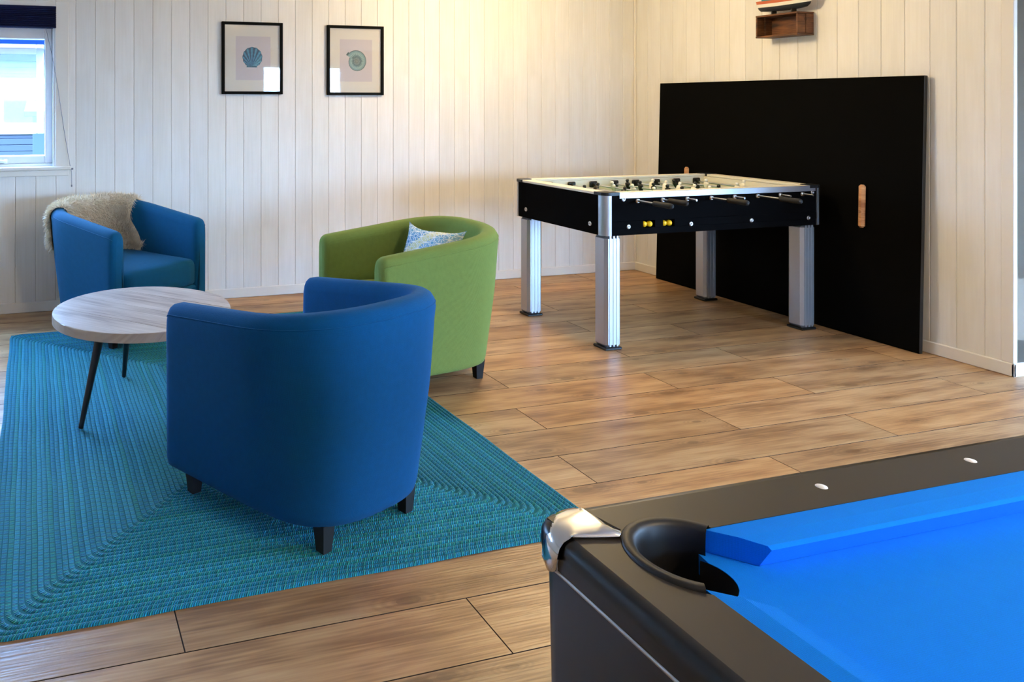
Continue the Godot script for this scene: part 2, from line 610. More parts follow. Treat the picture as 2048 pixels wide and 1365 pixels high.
# ------------------------------------------------------------------ windows
func window_left() -> void:
	var xl := -1.876
	var xr := 0.078
	var cas := st_new(false)
	# casing on the wall, same paint as the boards
	abox(cas, Vector3(xr - 0.004, 0.95, BACK), Vector3(xr + 0.085, 2.075, BACK + 0.014))
	abox(cas, Vector3(xl - 0.085, 0.95, BACK), Vector3(xl + 0.004, 2.075, BACK + 0.014))
	abox(cas, Vector3(xl + 0.004, 2.026, BACK), Vector3(xr - 0.004, 2.075, BACK + 0.014))
	struct(obj("trim_3", cas, mats.trim))
	var w := Node3D.new()
	w.name = "window_1"
	add_child(w)
	struct(w)
	w.position = Vector3(0, 0, BACK)
	var sill := st_new(false)
	abox(sill, Vector3(xl - 0.1, 0.945, -0.04), Vector3(xr + 0.1, 0.968, 0.03), 0.004)
	abox(sill, Vector3(xl - 0.085, 0.905, 0.001), Vector3(xr + 0.085, 0.944, 0.014), 0.003)
	obj("window_sill", sill, mats.trim, w)
	# lining of the opening
	var lin := st_new(false)
	abox(lin, Vector3(xr - 0.02, 0.968, -0.165), Vector3(xr, 2.03, 0.006), 0.002)
	abox(lin, Vector3(xl, 0.968, -0.165), Vector3(xl + 0.02, 2.03, 0.006), 0.002)
	abox(lin, Vector3(xl + 0.02, 2.01, -0.165), Vector3(xr - 0.02, 2.03, 0.006), 0.002)
	abox(lin, Vector3(xl + 0.02, 0.968, -0.165), Vector3(xr - 0.02, 0.985, -0.03), 0.002)
	obj("lining", lin, mats.frame_white, w)
	# fixed frame
	var fr := st_new(false)
	abox(fr, Vector3(xr - 0.073, 0.985, -0.12), Vector3(xr - 0.02, 2.01, -0.05), 0.005)
	abox(fr, Vector3(xl + 0.02, 0.985, -0.12), Vector3(xl + 0.073, 2.01, -0.05), 0.005)
	abox(fr, Vector3(xl + 0.073, 0.985, -0.12), Vector3(xr - 0.073, 1.04, -0.05), 0.005)
	abox(fr, Vector3(xl + 0.073, 1.825, -0.12), Vector3(xr - 0.073, 2.01, -0.05), 0.005)
	# a mullion parts the sash from an unseen fixed light, added for more daylight
	abox(fr, Vector3(-0.95, 1.04, -0.12), Vector3(-0.884, 1.825, -0.05), 0.005)
	obj("window_frame", fr, mats.frame_white, w)
	var fx := st_new(false)
	abox(fx, Vector3(xl + 0.07, 1.035, -0.088), Vector3(-0.947, 1.83, -0.082), 0.0)
	obj("added_fixed_pane", fx, mats.glass, w)
	# top-hung sash, pushed open
	var sash := Node3D.new()
	sash.name = "sash"
	w.add_child(sash)
	sash.position = Vector3(0, 1.765, -0.085)
	sash.rotation_degrees.x = 40.0
	var sx0 := -0.88
	var sx1 := xr - 0.077
	var L := 0.785
	var ss := st_new(false)
	abox(ss, Vector3(sx1 - 0.05, -L, -0.05), Vector3(sx1, 0, 0), 0.005)
	abox(ss, Vector3(sx0, -L, -0.05), Vector3(sx0 + 0.05, 0, 0), 0.005)
	abox(ss, Vector3(sx0 + 0.05, -0.055, -0.05), Vector3(sx1 - 0.05, 0, 0), 0.005)
	abox(ss, Vector3(sx0 + 0.05, -L, -0.05), Vector3(sx1 - 0.05, -L + 0.07, 0), 0.005)
	obj("sash_frame", ss, mats.frame_white, sash)
	var pn := st_new(false)
	abox(pn, Vector3(sx0 + 0.045, -L + 0.065, -0.03), Vector3(sx1 - 0.045, -0.05, -0.024), 0.0)
	obj("pane", pn, mats.glass, sash)
	# catch on the lower rail
	var ct := st_new(false)
	cbox(ct, Vector3(-0.30, 1.008, -0.035), Vector3(0.13, 0.02, 0.018), 0.006, Basis(Vector3(0, 0, 1), -0.08))
	cbox(ct, Vector3(-0.245, 1.004, -0.042), Vector3(0.025, 0.03, 0.022), 0.005)
	obj("catch", ct, mats.white, w)
	# pleated blind drawn up under the head of the window
	var navy := cloth_mat(col(10, 22, 62), 21, 0.7, 0.3, 5.0, 0.0)
	var bl := thing("pleated_blind", "dark navy pleated blind drawn up at the window head", "blind", Vector3(0, 0, BACK))
	var b1 := st_new(false)
	for i in 9:
		var y := 1.912 + i * 0.0125
		abox(b1, Vector3(xl - 0.005, y, -0.035 + (0.006 if i % 2 else 0.0)), Vector3(xr + 0.002, y + 0.0115, 0.028 - (0.004 if i % 2 else 0.0)), 0.003)
	obj("folded_fabric", b1, navy, bl)
	var b2 := st_new(false)
	abox(b2, Vector3(xl - 0.005, 2.023, -0.035), Vector3(xr + 0.002, 2.042, 0.03), 0.003)
	obj("head_rail", b2, navy, bl)
	var b3 := st_new(false)
	abox(b3, Vector3(xl - 0.005, 1.896, -0.035), Vector3(xr + 0.002, 1.911, 0.03), 0.003)
	obj("bottom_rail", b3, navy, bl)
	var cd := st_new()
	var grey := mat(col(120, 126, 140), 0.8)
	tube(cd, [Vector3(0.012, 1.90, 0.02), Vector3(0.03, 1.82, 0.022), Vector3(0.052, 1.72, 0.024), Vector3(0.09, 1.5, 0.024), Vector3(0.13, 1.22, 0.024), Vector3(0.172, 0.965, 0.022), Vector3(0.18, 0.93, 0.012), Vector3(0.182, 0.84, 0.008)], [0.0018], 6)
	tube(cd, [Vector3(0.05, 1.90, 0.02), Vector3(0.052, 1.72, 0.024)], [0.0018], 6)
	obj("cord", cd, grey, bl)
	var cl := st_new(false)
	cbox(cl, Vector3(0.177, 0.95, 0.008), Vector3(0.03, 0.012, 0.012), 0.003)
	obj("cord_cleat", cl, grey, bl)
	var tg := st_new(false)
	cbox(tg, Vector3(0.182, 0.835, 0.008), Vector3(0.009, 0.016, 0.009), 0.003)
	obj("cord_knob", tg, grey, bl)

# the windows behind the camera that the picture glass mirrors
func windows_rear() -> void:
	var z := 4.5
	var wr := st_new(false)
	var ho := [[4.3, 6.1]]
	var y0 := 0.12
	var y1 := 2.17
	abox(wr, Vector3(-4.36, -0.1, z), Vector3(4.3, CEIL, z + 0.2), 0.0)
	abox(wr, Vector3(6.1, -0.1, z), Vector3(7.1, CEIL, z + 0.2), 0.0)
	for h in ho:
		abox(wr, Vector3(h[0], -0.1, z), Vector3(h[1], y0, z + 0.2), 0.0)
		abox(wr, Vector3(h[0], y1, z), Vector3(h[1], CEIL, z + 0.2), 0.0)
	struct(obj("wall_rear", wr, mats.boards[0]))
	var n := 2
	for h in ho:
		var w := Node3D.new()
		w.name = "window_%d" % n
		n += 1
		add_child(w)
		struct(w)
		var f := st_new(false)
		abox(f, Vector3(h[0], y0, z + 0.03), Vector3(h[0] + 0.06, y1, z + 0.11), 0.004)
		abox(f, Vector3(h[1] - 0.06, y0, z + 0.03), Vector3(h[1], y1, z + 0.11), 0.004)
		abox(f, Vector3(h[0] + 0.06, y0, z + 0.03), Vector3(h[1] - 0.06, y0 + 0.06, z + 0.11), 0.004)
		abox(f, Vector3(h[0] + 0.06, y1 - 0.06, z + 0.03), Vector3(h[1] - 0.06, y1, z + 0.11), 0.004)
		var mid: float = (h[0] + h[1]) / 2.0
		abox(f, Vector3(mid - 0.03, y0 + 0.06, z + 0.03), Vector3(mid + 0.03, y1 - 0.06, z + 0.11), 0.004)
		obj("window_frame", f, mats.frame_white, w)
		for s in [[h[0] + 0.06, mid - 0.03], [mid + 0.03, h[1] - 0.06]]:
			var p := st_new(false)
			abox(p, Vector3(s[0] - 0.005, y0 + 0.055, z + 0.06), Vector3(s[1] + 0.005, y1 - 0.055, z + 0.066), 0.0)
			obj("pane", p, mats.glass, w)

func outdoors() -> void:
	var g := st_new(false)
	abox(g, Vector3(-40, -0.5, -50), Vector3(45, -0.3, 50), 0.0)
	var gm := mat(col(46, 52, 46), 0.95)
	struct(obj("ground", g, gm))
	# the neighbouring house seen through the window
	var t := thing("neighbour_house", "slate blue house with a dark roof seen through the open window", "house", Vector3(-2.0, -0.3, -20.0))
	var wm := mat(col(30, 36, 46), 0.85)
	var w := st_new(false)
	abox(w, Vector3(-9, 0, -5), Vector3(9, 2.95, -0.03), 0.0)
	obj("wall", w, wm, t)
	var plk := st_new(false)
	abox(plk, Vector3(-9, -0.075, -0.03), Vector3(9, 0.075, 0.0), 0.008)
	var pm := mesh_of(plk)
	for i in 18:
		node_mesh("board", pm, wm, t).position = Vector3(0, 0.08 + i * 0.16, 0.0)
	var r := st_new(false)
	cbox(r, Vector3(0, 3.05, 0.25), Vector3(19, 0.3, 1.2), 0.02)
	cbox(r, Vector3(0, 3.9, -2.2), Vector3(19, 0.15, 6.2), 0.02, Basis(Vector3(1, 0, 0), 0.32))
	obj("roof", r, mat(col(6, 20, 44), 0.9, 0.0, 0.1), t)
	var wn := st_new(false)
	abox(wn, Vector3(0.9, 0.9, 0.0), Vector3(2.6, 2.3, 0.06), 0.008)
	var f := obj("window", wn, mat(col(96, 100, 106), 0.6), t)
	var pn := st_new(false)
	abox(pn, Vector3(1.05, 1.05, 0.055), Vector3(2.45, 2.15, 0.07), 0.002)
	obj("pane", pn, mat(col(16, 24, 36), 0.3), f)
	# a weathered shed in front of it
	var sh := thing("garden_shed", "low grey garden shed outside the open window", "shed", Vector3(-0.2, -0.3, -15.0))
	var sw := st_new(false)
	abox(sw, Vector3(0.0, 0, -2), Vector3(3.0, 1.5, 0), 0.01)
	obj("wall", sw, mat(col(30, 40, 54), 0.9), sh)
	var sr := st_new(false)
	cbox(sr, Vector3(1.5, 1.58, -1.0), Vector3(3.3, 0.1, 2.4), 0.01, Basis(Vector3(1, 0, 0), 0.08))
	obj("roof", sr, mat(col(12, 24, 44), 0.9), sh)

# ------------------------------------------------------------------ rug
func rug() -> void:
	var t := thing("braided_rug", "large rectangular teal braided rug under the coffee table", "rug", Vector3(0.79, 0, -3.48), deg_to_rad(0.8))
	# a braid tile: strands crossing in chevrons, two teals and a dark green
	var w := 128
	var h := 32
	var img := Image.create(w, h, false, Image.FORMAT_RGB8)
	var bmp := Image.create(w, h, false, Image.FORMAT_RGBA8)
	var r := RandomNumberGenerator.new()
	r.seed = 5
	for y in h:
		for x in w:
			var v := absf(y - 15.5) / 15.5
			var f := fposmod((x + (y if y < 16 else 31 - y) * 1.0) / 16.0, 1.0)
			var strand := int(floor((x + (y if y < 16 else 31 - y)) / 16.0)) % 4
			var ridge := sin(f * PI)
			var c: Color = [col(22, 156, 184), col(14, 140, 178), col(44, 166, 168), col(14, 126, 148)][strand]
			var k := 0.82 + 0.16 * ridge + r.randf_range(-0.22, 0.22)
			img.set_pixel(x, y, Color(c.r * k, c.g * k, c.b * k))
			var hgt := clampf(ridge * 0.7 + 0.3 * (1.0 - v), 0, 1)
			bmp.set_pixel(x, y, Color(hgt, hgt, hgt, 1))
	bmp.bump_map_to_normal_map(6.0)
	var tx := tex(img)
	var nx := tex(bmp)
	var ms := []
	for tone in [Color(1, 1, 1), Color(0.9, 0.95, 0.98), Color(0.95, 1.0, 0.92), Color(1.04, 1.06, 1.08)]:
		var m := mat(tone, 0.8, 0.0, 0.35)
		m.albedo_texture = tx
		m.normal_enabled = true
		m.normal_texture = nx
		m.normal_scale = 1.0
		m.rim_enabled = true
		m.rim = 0.25
		m.rim_tint = 1.0
		ms.append(m)
	var hx := 0.965
	var hz := 1.37
	var bw := 0.0178
	var n := int(hx / bw)
	var bk := st_new(false)
	abox(bk, Vector3(-hx + 0.006, 0.0005, -hz + 0.006), Vector3(hx - 0.006, 0.0045, hz - 0.006), 0.0)
	obj("backing", bk, mat(col(18, 110, 122), 0.95), t)
	for i in n:
		var o := bw * (i + 0.5)
		var x := hx - o
		var z := hz - o
		var rc := maxf(0.05 - o * 0.05, 0.012)
		rc = minf(rc, x * 0.95)
		var path := []
		for c in 4:
			var sx := [1.0, -1.0, -1.0, 1.0][c] as float
			var sz := [1.0, 1.0, -1.0, -1.0][c] as float
			for q in 4:
				var a := PI / 2.0 * (c + q / 3.0)
				path.append(Vector2(sx * (x - rc) + rc * cos(a), sz * (z - rc) + rc * sin(a)))
		# add points along the straights so that the edge can waver a little
		var pts := []
		for k in path.size():
			var p: Vector2 = path[k]
			var q: Vector2 = path[(k + 1) % path.size()]
			pts.append(p)
			var steps := int(p.distance_to(q) / 0.12)
			for s in range(1, steps):
				pts.append(p.lerp(q, float(s) / steps))
		var st := st_new()
		var rows := []
		var uvs := []
		var run := rng.randf()
		for k in pts.size() + 1:
			var p: Vector2 = pts[k % pts.size()]
			var nxt: Vector2 = pts[(k + 1) % pts.size()]
			var prv: Vector2 = pts[(k + pts.size() - 1) % pts.size()]
			var tn := (nxt - prv).normalized()
			var nn := Vector2(tn.y, -tn.x)
			var wob := 0.0012 * sin(k * 1.7 + i) + (0.002 * sin(k * 0.9) if i == 0 else 0.0)
			if k > 0:
				run += p.distance_to(pts[k - 1]) / 0.055
			var row := []
			var uv := []
			for e in [[-0.5, 0.001], [-0.38, 0.0065], [0.0, RUG_TOP], [0.38, 0.0065], [0.5, 0.001]]:
				var q2: Vector2 = p + nn * (e[0] * bw + wob)
				row.append(Vector3(q2.x, e[1], q2.y))
				uv.append(Vector2(run, e[0] + 0.5))
			rows.append(row)
			uvs.append(uv)
		lattice(st, rows, false, false, uvs)
		obj("braid", st, ms[rng.randi_range(0, 3)], t, true)

# ------------------------------------------------------------------ tub chairs
const CA := 0.379     # half width
const CZ := 0.418     # front of the arms
const CB := 0.368     # depth of the curved back
const CE := 2.49      # squareness of the back
const HF := 0.672     # height of the arms in front
const HB := 0.768     # height of the back
const TH := 0.098     # thickness of the shell

var upath := PackedVector2Array()
var unorm := PackedVector2Array()

func chair_path() -> void:
	var p := PackedVector2Array()
	for d in [0.0, 0.004, 0.012, 0.024, 0.04]:
		p.append(Vector2(-CA, CZ - d))
	for i in range(1, 9):
		p.append(Vector2(-CA, lerpf(CZ - 0.04, 0.0, i / 9.0)))
	for i in 49:
		var f := PI + PI * i / 48.0
		var c := cos(f)
		var s := sin(f)
		p.append(Vector2(CA * signf(c) * pow(absf(c), 2.0 / CE), -CB * pow(absf(s), 2.0 / CE)))
	for i in range(8, 0, -1):
		p.append(Vector2(CA, lerpf(CZ - 0.04, 0.0, i / 9.0)))
	for d in [0.04, 0.024, 0.012, 0.004, 0.0]:
		p.append(Vector2(CA, CZ - d))
	upath = p
	unorm = PackedVector2Array()
	for i in p.size():
		var t := (p[mini(i + 1, p.size() - 1)] - p[maxi(i - 1, 0)]).normalized()
		unorm.append(Vector2(t.y, -t.x))

# cross-section of the shell at a point of the path: from the underside up the outside, over the rim and down inside
func chair_section(i: int) -> Array:
	var p := upath[i]
	var n := unorm[i]
	var q := clampf((CZ - p.y) / (CZ + CB), 0.0, 1.0)
	var H := lerpf(HF, HB, q)
	var lean := lerpf(0.002, 0.064, clampf(q * 1.5, 0.0, 1.0))
	var d := minf(CZ - p.y, 0.04) if i < 6 or i > upath.size() - 7 else 0.04
	var w := 0.03 * (1.0 - sqrt(maxf(0.0, 1.0 - pow(1.0 - d / 0.04, 2.0))))
	var yb := 0.09
	var sec := [
		[lean + 0.07, yb], [lean + 0.02, yb + 0.003], [lean + 0.006, yb + 0.012], [lean, yb + 0.035],
		[lean * 0.66, yb + 0.2], [lean * 0.33, yb + 0.37], [lean * 0.1, H - 0.09], [0.002, H - 0.05], [0.007, H - 0.026], [0.018, H - 0.009], [0.034, H],
		[TH - 0.032, H + 0.001], [TH - 0.017, H - 0.008], [TH - 0.006, H - 0.025], [TH, H - 0.05], [TH + 0.003, 0.5], [TH + 0.004, 0.2]]
	var out := []
	for k in sec.size():
		var e: Array = sec[k]
		var inset: float = e[0]
		var y: float = e[1]
		inset = lerpf(inset, TH * 0.5, w / (TH * 0.5)) if k > 2 else inset + w
		if y > 0.55:
			y -= w
		var v := p - n * inset
		out.append(Vector3(v.x, y, v.y))
	return out

var shell_mesh: ArrayMesh
var seat_mesh: ArrayMesh
var rail_mesh: ArrayMesh
var seam_mesh: ArrayMesh
var foot_mesh: ArrayMesh

func chair_meshes() -> void:
	chair_path()
	var st := st_new()
	var rows := []
	for i in upath.size():
		rows.append(chair_section(i))
	lattice(st, rows)
	# end faces of the two arms
	for e in [0, upath.size() - 1]:
		var ring: Array = rows[e]
		st.set_smooth_group(2 + e)
		for k in range(0, 8):
			var a: Vector3 = ring[k]
			var b: Vector3 = ring[k + 1]
			var c: Vector3 = ring[ring.size() - 1 - k - 1]
			var d: Vector3 = ring[ring.size() - 1 - k]
			quad(st, a, b, c, d)
		st.set_smooth_group(0)
	# underside
	st.set_smooth_group(1)
	for i in upath.size() / 2:
		quad(st, rows[i][0], rows[i + 1][0], rows[upath.size() - 2 - i][0], rows[upath.size() - 1 - i][0])
	shell_mesh = mesh_of(st)
	# loose seat cushion: the inside outline of the shell, rounded over
	var outline := []
	for i in range(4, upath.size() - 4):
		var v := upath[i] - unorm[i] * (TH + 0.005)
		outline.append(v)
	# close the front with a slightly bowed edge
	var l: Vector2 = outline[0]
	var r: Vector2 = outline[outline.size() - 1]
	l.y = CZ - 0.012
	r.y = CZ - 0.012
	outline[0] = l
	outline[outline.size() - 1] = r
	for i in range(1, 8):
		var f := i / 8.0
		outline.append(r.lerp(l, f) + Vector2(0, 0.022 * sin(f * PI)))
	var mid := Vector2(0, 0.02)
	var sc := st_new()
	var rings := []
	for e in [[0.05, 0.275], [0.012, 0.277], [0.002, 0.29], [0.0, 0.315], [0.0, 0.375], [0.002, 0.398], [0.009, 0.418], [0.022, 0.43], [0.06, 0.438], [0.14, 0.443], [0.22, 0.445]]:
		var ring := []
		for p in outline:
			var to: Vector2 = mid - p
			var v: Vector2 = p + to.normalized() * minf(e[0], to.length() * 0.9)
			ring.append(Vector3(v.x, e[1], v.y))
		rings.append(ring)
	lattice(sc, rings, false, true)
	var last: Array = rings[rings.size() - 1]
	last.reverse()
	fan(sc, last, Vector3(mid.x, 0.446, mid.y))
	seat_mesh = mesh_of(sc)
	# front rail below the cushion
	var fr := st_new(false)
	cbox(fr, Vector3(0, 0.183, CZ - 0.06), Vector3((CA - TH) * 2.0 + 0.03, 0.18, 0.1), 0.012)
	rail_mesh = mesh_of(fr)
	# sewn seam round the outside of the rim
	var sm := st_new()
	var path := []
	for i in range(2, upath.size() - 2):
		var s := chair_section(i)
		path.append(s[8].lerp(s[7], 0.4) + Vector3(unorm[i].x, 0, unorm[i].y) * 0.0008)
	tube(sm, path, [0.0022], 6)
	seam_mesh = mesh_of(sm)
	var ft := st_new(false)
	var lo := 0.017
	var hi := 0.025
	var corners := [[-1, -1], [1, -1], [1, 1], [-1, 1]]
	for k in 4:
		var a: Array = corners[k]
		var b: Array = corners[(k + 1) % 4]
		qout(ft, [Vector3(a[0] * lo, -0.012, a[1] * lo), Vector3(b[0] * lo, -0.012, b[1] * lo), Vector3(b[0] * hi, 0.1, b[1] * hi), Vector3(a[0] * hi, 0.1, a[1] * hi)], Vector3(0, 0.05, 0))
	qout(ft, [Vector3(-lo, -0.012, -lo), Vector3(lo, -0.012, -lo), Vector3(lo, -0.012, lo), Vector3(-lo, -0.012, lo)], Vector3(0, 0.05, 0))
	qout(ft, [Vector3(-hi, 0.1, -hi), Vector3(hi, 0.1, -hi), Vector3(hi, 0.1, hi), Vector3(-hi, 0.1, hi)], Vector3(0, 0.05, 0))
	foot_mesh = mesh_of(ft)

func tub_chair(label: String, at: Vector3, turn: float, m: Material) -> Node3D:
	var t := thing("tub_chair", label, "armchair", at, turn)
	node_mesh("shell", shell_mesh, m, t)
	node_mesh("seat_cushion", seat_mesh, m, t)
	node_mesh("front_rail", rail_mesh, m, t)
	node_mesh("seam", seam_mesh, m, t)
	for p in [Vector2(-0.30, 0.33), Vector2(0.30, 0.33), Vector2(-0.19, -0.225), Vector2(0.19, -0.225)]:
		var o := node_mesh("leg", foot_mesh, mats.black_soft, t)
		# legs stand on the rug or, beside it, on the floor 9 mm below
		var gp := t.transform * Vector3(p.x, 0, p.y)
		var local := Transform3D(Basis(Vector3.UP, deg_to_rad(0.8)), Vector3(0.79, 0, -3.48)).affine_inverse() * gp
		var on_rug := absf(local.x) < 0.965 and absf(local.z) < 1.37
		var low := (RUG_TOP + 0.0005) if on_rug else 0.0005
		var sc := (0.1 - (low - at.y)) / 0.112
		o.scale = Vector3(1, sc, 1)
		o.position = Vector3(p.x, 0.1 - 0.1 * sc, p.y)
	return t

func chairs() -> void:
	chair_meshes()
	var left := tub_chair("petrol blue tub armchair by the window with a sheepskin over its back", Vector3(0.439, 0.0, -4.862), 0.599, mats.teal_blue)
	tub_chair("olive green tub armchair holding a patterned cushion", Vector3(1.888, 0.0, -3.649), -1.517, mats.green)
	tub_chair("deep blue fabric tub armchair standing wholly on the rug with its back turned", Vector3(0.923, 0.0, -2.527), -2.742, mats.blue)
	sheepskin(left)
	cushion()

func sheepskin(chair: Node3D) -> void:
	var t := thing("sheepskin", "cream sheepskin draped over the back of the blue chair by the window", "sheepskin", chair.position, chair.rotation.y)
	var cols := 40
	var rows_n := 30
	var grid := []
	var norms := []
	for u in cols:
		var fu := u / float(cols - 1)
		var row := []
		var nrow := []
		for v in rows_n:
			var fv := v / float(rows_n - 1)
			# the skin narrows towards the seat and its edges waver
			var a := lerpf(21.0, 33.0, smoothstep(0.3, 1.0, fv)) + 1.2 * sin(fv * 9.0)
			var b := lerpf(55.0, 60.0, smoothstep(0.5, 1.0, fv)) + 0.8 * sin(fv * 11.0 + 1.0) - 3.2 * exp(-pow((fv - 0.6) / 0.13, 2.0))
			var s := lerpf(a, b, fu)
			var i0 := int(floor(s))
			var s0 := chair_section(i0)
			var s1 := chair_section(i0 + 1)
			var sec := []
			for k in range(5, 16):
				sec.append((s0[k] as Vector3).lerp(s1[k], s - i0))
			# from a hand's width down the outside, over the rim, down the inside on to the seat
			var n2 := unorm[i0].lerp(unorm[i0 + 1], s - i0).normalized()
			sec[10].y = 0.45
			var last: Vector3 = sec[10]
			sec.append(last - Vector3(n2.x, 0, n2.y) * 0.05 + Vector3(0, 0.012, 0))
			sec[0] = (sec[1] as Vector3).lerp(sec[0], 0.2 + 0.3 * sin(fu * 5.0) * sin(fu * 5.0) + (0.5 if fu < 0.25 else 0.0))
			var len_ := [0.0]
			for k in range(1, sec.size()):
				len_.append(len_[k - 1] + sec[k].distance_to(sec[k - 1]))
			var want: float = len_[len_.size() - 1] * fv
			var k2 := 0
			while k2 < sec.size() - 2 and len_[k2 + 1] < want:
				k2 += 1
			var fr: float = clampf((want - len_[k2]) / maxf(len_[k2 + 1] - len_[k2], 0.0001), 0.0, 1.0)
			var pos: Vector3 = sec[k2].lerp(sec[k2 + 1], fr)
			var dir: Vector3 = (sec[k2 + 1] - sec[k2]).normalized()
			var along := Vector3(-n2.y, 0, n2.x)
			var nn := along.cross(dir).normalized()
			# outward on the outside, up on the rim, inward on the inside
			if nn.dot(Vector3(n2.x, 0.6, n2.y) if k2 < 5 else Vector3(-n2.x, 0.6, -n2.y)) < 0.0:
				nn = -nn
			row.append(pos + nn * 0.008)
			nrow.append(nn)
		grid.append(row)
		norms.append(nrow)
	var st := st_new()
	lattice(st, grid)
	var skin := mat(col(226, 208, 176), 0.95)
	obj("pelt", st, skin, t)
	# wool: tapering locks that bend with their own weight
	var wool := mat(Color.WHITE, 0.9)
	wool.vertex_color_use_as_albedo = true
	wool.backlight_enabled = true
	wool.backlight = Color(0.25, 0.22, 0.17)
	var ws := st_new()
	var r := RandomNumberGenerator.new()
	r.seed = 99
	for q in 26000:
		var fu := r.randf() * (cols - 1.001)
		var fv := r.randf() * (rows_n - 1.001)
		var i := int(fu)
		var j := int(fv)
		var p: Vector3 = (grid[i][j] as Vector3).lerp(grid[i + 1][j], fu - i).lerp((grid[i][j + 1] as Vector3).lerp(grid[i + 1][j + 1], fu - i), fv - j)
		var n: Vector3 = norms[i][j]
		var side := Vector3(r.randf_range(-1, 1), r.randf_range(-1, 1), r.randf_range(-1, 1))
		var edge := minf(minf(fu, cols - 1 - fu) / 4.0, minf(fv, rows_n - 1 - fv) / 4.0)
		var length := r.randf_range(0.024, 0.044) * (1.25 if edge < 0.5 else 1.0)
		var dir := (n * 0.7 + side * 0.45 + Vector3(0, -0.35, 0)).normalized()
		var a := p + dir * length * 0.55
		var b := a + (dir + Vector3(0, -0.5, 0) + side * 0.3).normalized() * length * 0.55
		var w := dir.cross(side).normalized() * 0.0021
		var tone := r.randf_range(0.8, 1.0)
		ws.set_color(Color(0.94 * tone, 0.80 * tone, 0.59 * tone))
		tri(ws, p - w, a + w * 0.8, p + w)
		tri(ws, p - w, a - w * 0.8, a + w * 0.8)
		tri(ws, a - w * 0.8, b, a + w * 0.8)
	var o := obj("wool", ws, wool, t)
	o.set_meta("kind", "stuff")

func cushion() -> void:
	# printed cotton: overlapping ringed flowers in pale blues on white
	var n := 384
	var img := Image.create(n, n, false, Image.FORMAT_RGB8)
	var cell := n / 4.0
	for y in n:
		for x in n:
			var c := Color(0.90, 0.93, 0.95)
			for k in 2:
				var oy := cell * 0.5 * k
				var cx0: float = (floor(x / cell) + 0.5) * cell if k == 0 else round(x / cell) * cell
				var cy0: float = (floor(y / cell) + 0.5) * cell if k == 0 else round(y / cell) * cell
				var d := Vector2(x - cx0, y - cy0)
				var rr := d.length() / cell
				var f := d.angle()
				var id := int(posmod(int(cx0 * 7 + cy0 * 13), 5))
				var base: Color = [col(120, 178, 216), col(92, 152, 200), col(160, 200, 224), col(222, 220, 168), col(104, 168, 206)][id]
				if rr < 0.11:
					c = base
				elif rr < 0.46:
					var petal := absf(sin(f * 5.0))
					if petal > 0.5 and rr > 0.15 and rr < 0.42:
						c = c.lerp(base, 0.75)
				elif rr < 0.5:
					c = c.lerp(Color(0.98, 0.98, 0.98), 0.8)
			img.set_pixel(x, y, c)
	var m := mat(Color.WHITE, 0.9, 0.0, 0.25)
	m.albedo_texture = tex(img)
	var top := Vector3(2.035, 0.70, -3.725)
	var low := Vector3(1.915, 0.452, -3.655)
	var along := Vector3(0.49, 0.02, 0.87).normalized()
	var up := (top - low).normalized()
	var out := along.cross(up).normalized()
	if out.x > 0.0:
		out = -out
	var t := thing("scatter_cushion", "white cushion printed with pale blue flowers in the green armchair", "cushion", low)
	var half := 0.18
	for side in [1.0, -1.0]:
		var rows := []
		var uvs := []
		var N := 18
		for i in N + 1:
			var row := []
			var uv := []
			for j in N + 1:
				var a := i / float(N) * 2.0 - 1.0
				var b := j / float(N) * 2.0 - 1.0
				# edges draw in between the corners
				var ax := a * (1.0 - 0.12 * (1.0 - b * b) * absf(a))
				var by := b * (1.0 - 0.2 * (1.0 - pow(a, 4.0)) * absf(b)) - (0.12 * (a + 1.0) * 0.5 if b > 0.0 else 0.0) * b
				var puff := pow(maxf(0.0, (1.0 - pow(absf(a), 2.6)) * (1.0 - pow(absf(b), 2.6))), 0.55) * 0.065
				row.append(along * (ax * half) + up * ((by + 0.95) * half * 0.92) + out * (puff * side + 0.02 + 0.012 * sin(a * 3.0)))
				uv.append(Vector2(i / float(N), j / float(N)))
			rows.append(row)
			uvs.append(uv)
		var st := st_new()
		lattice(st, rows, false, false, uvs)
		obj("cover", st, m, t)

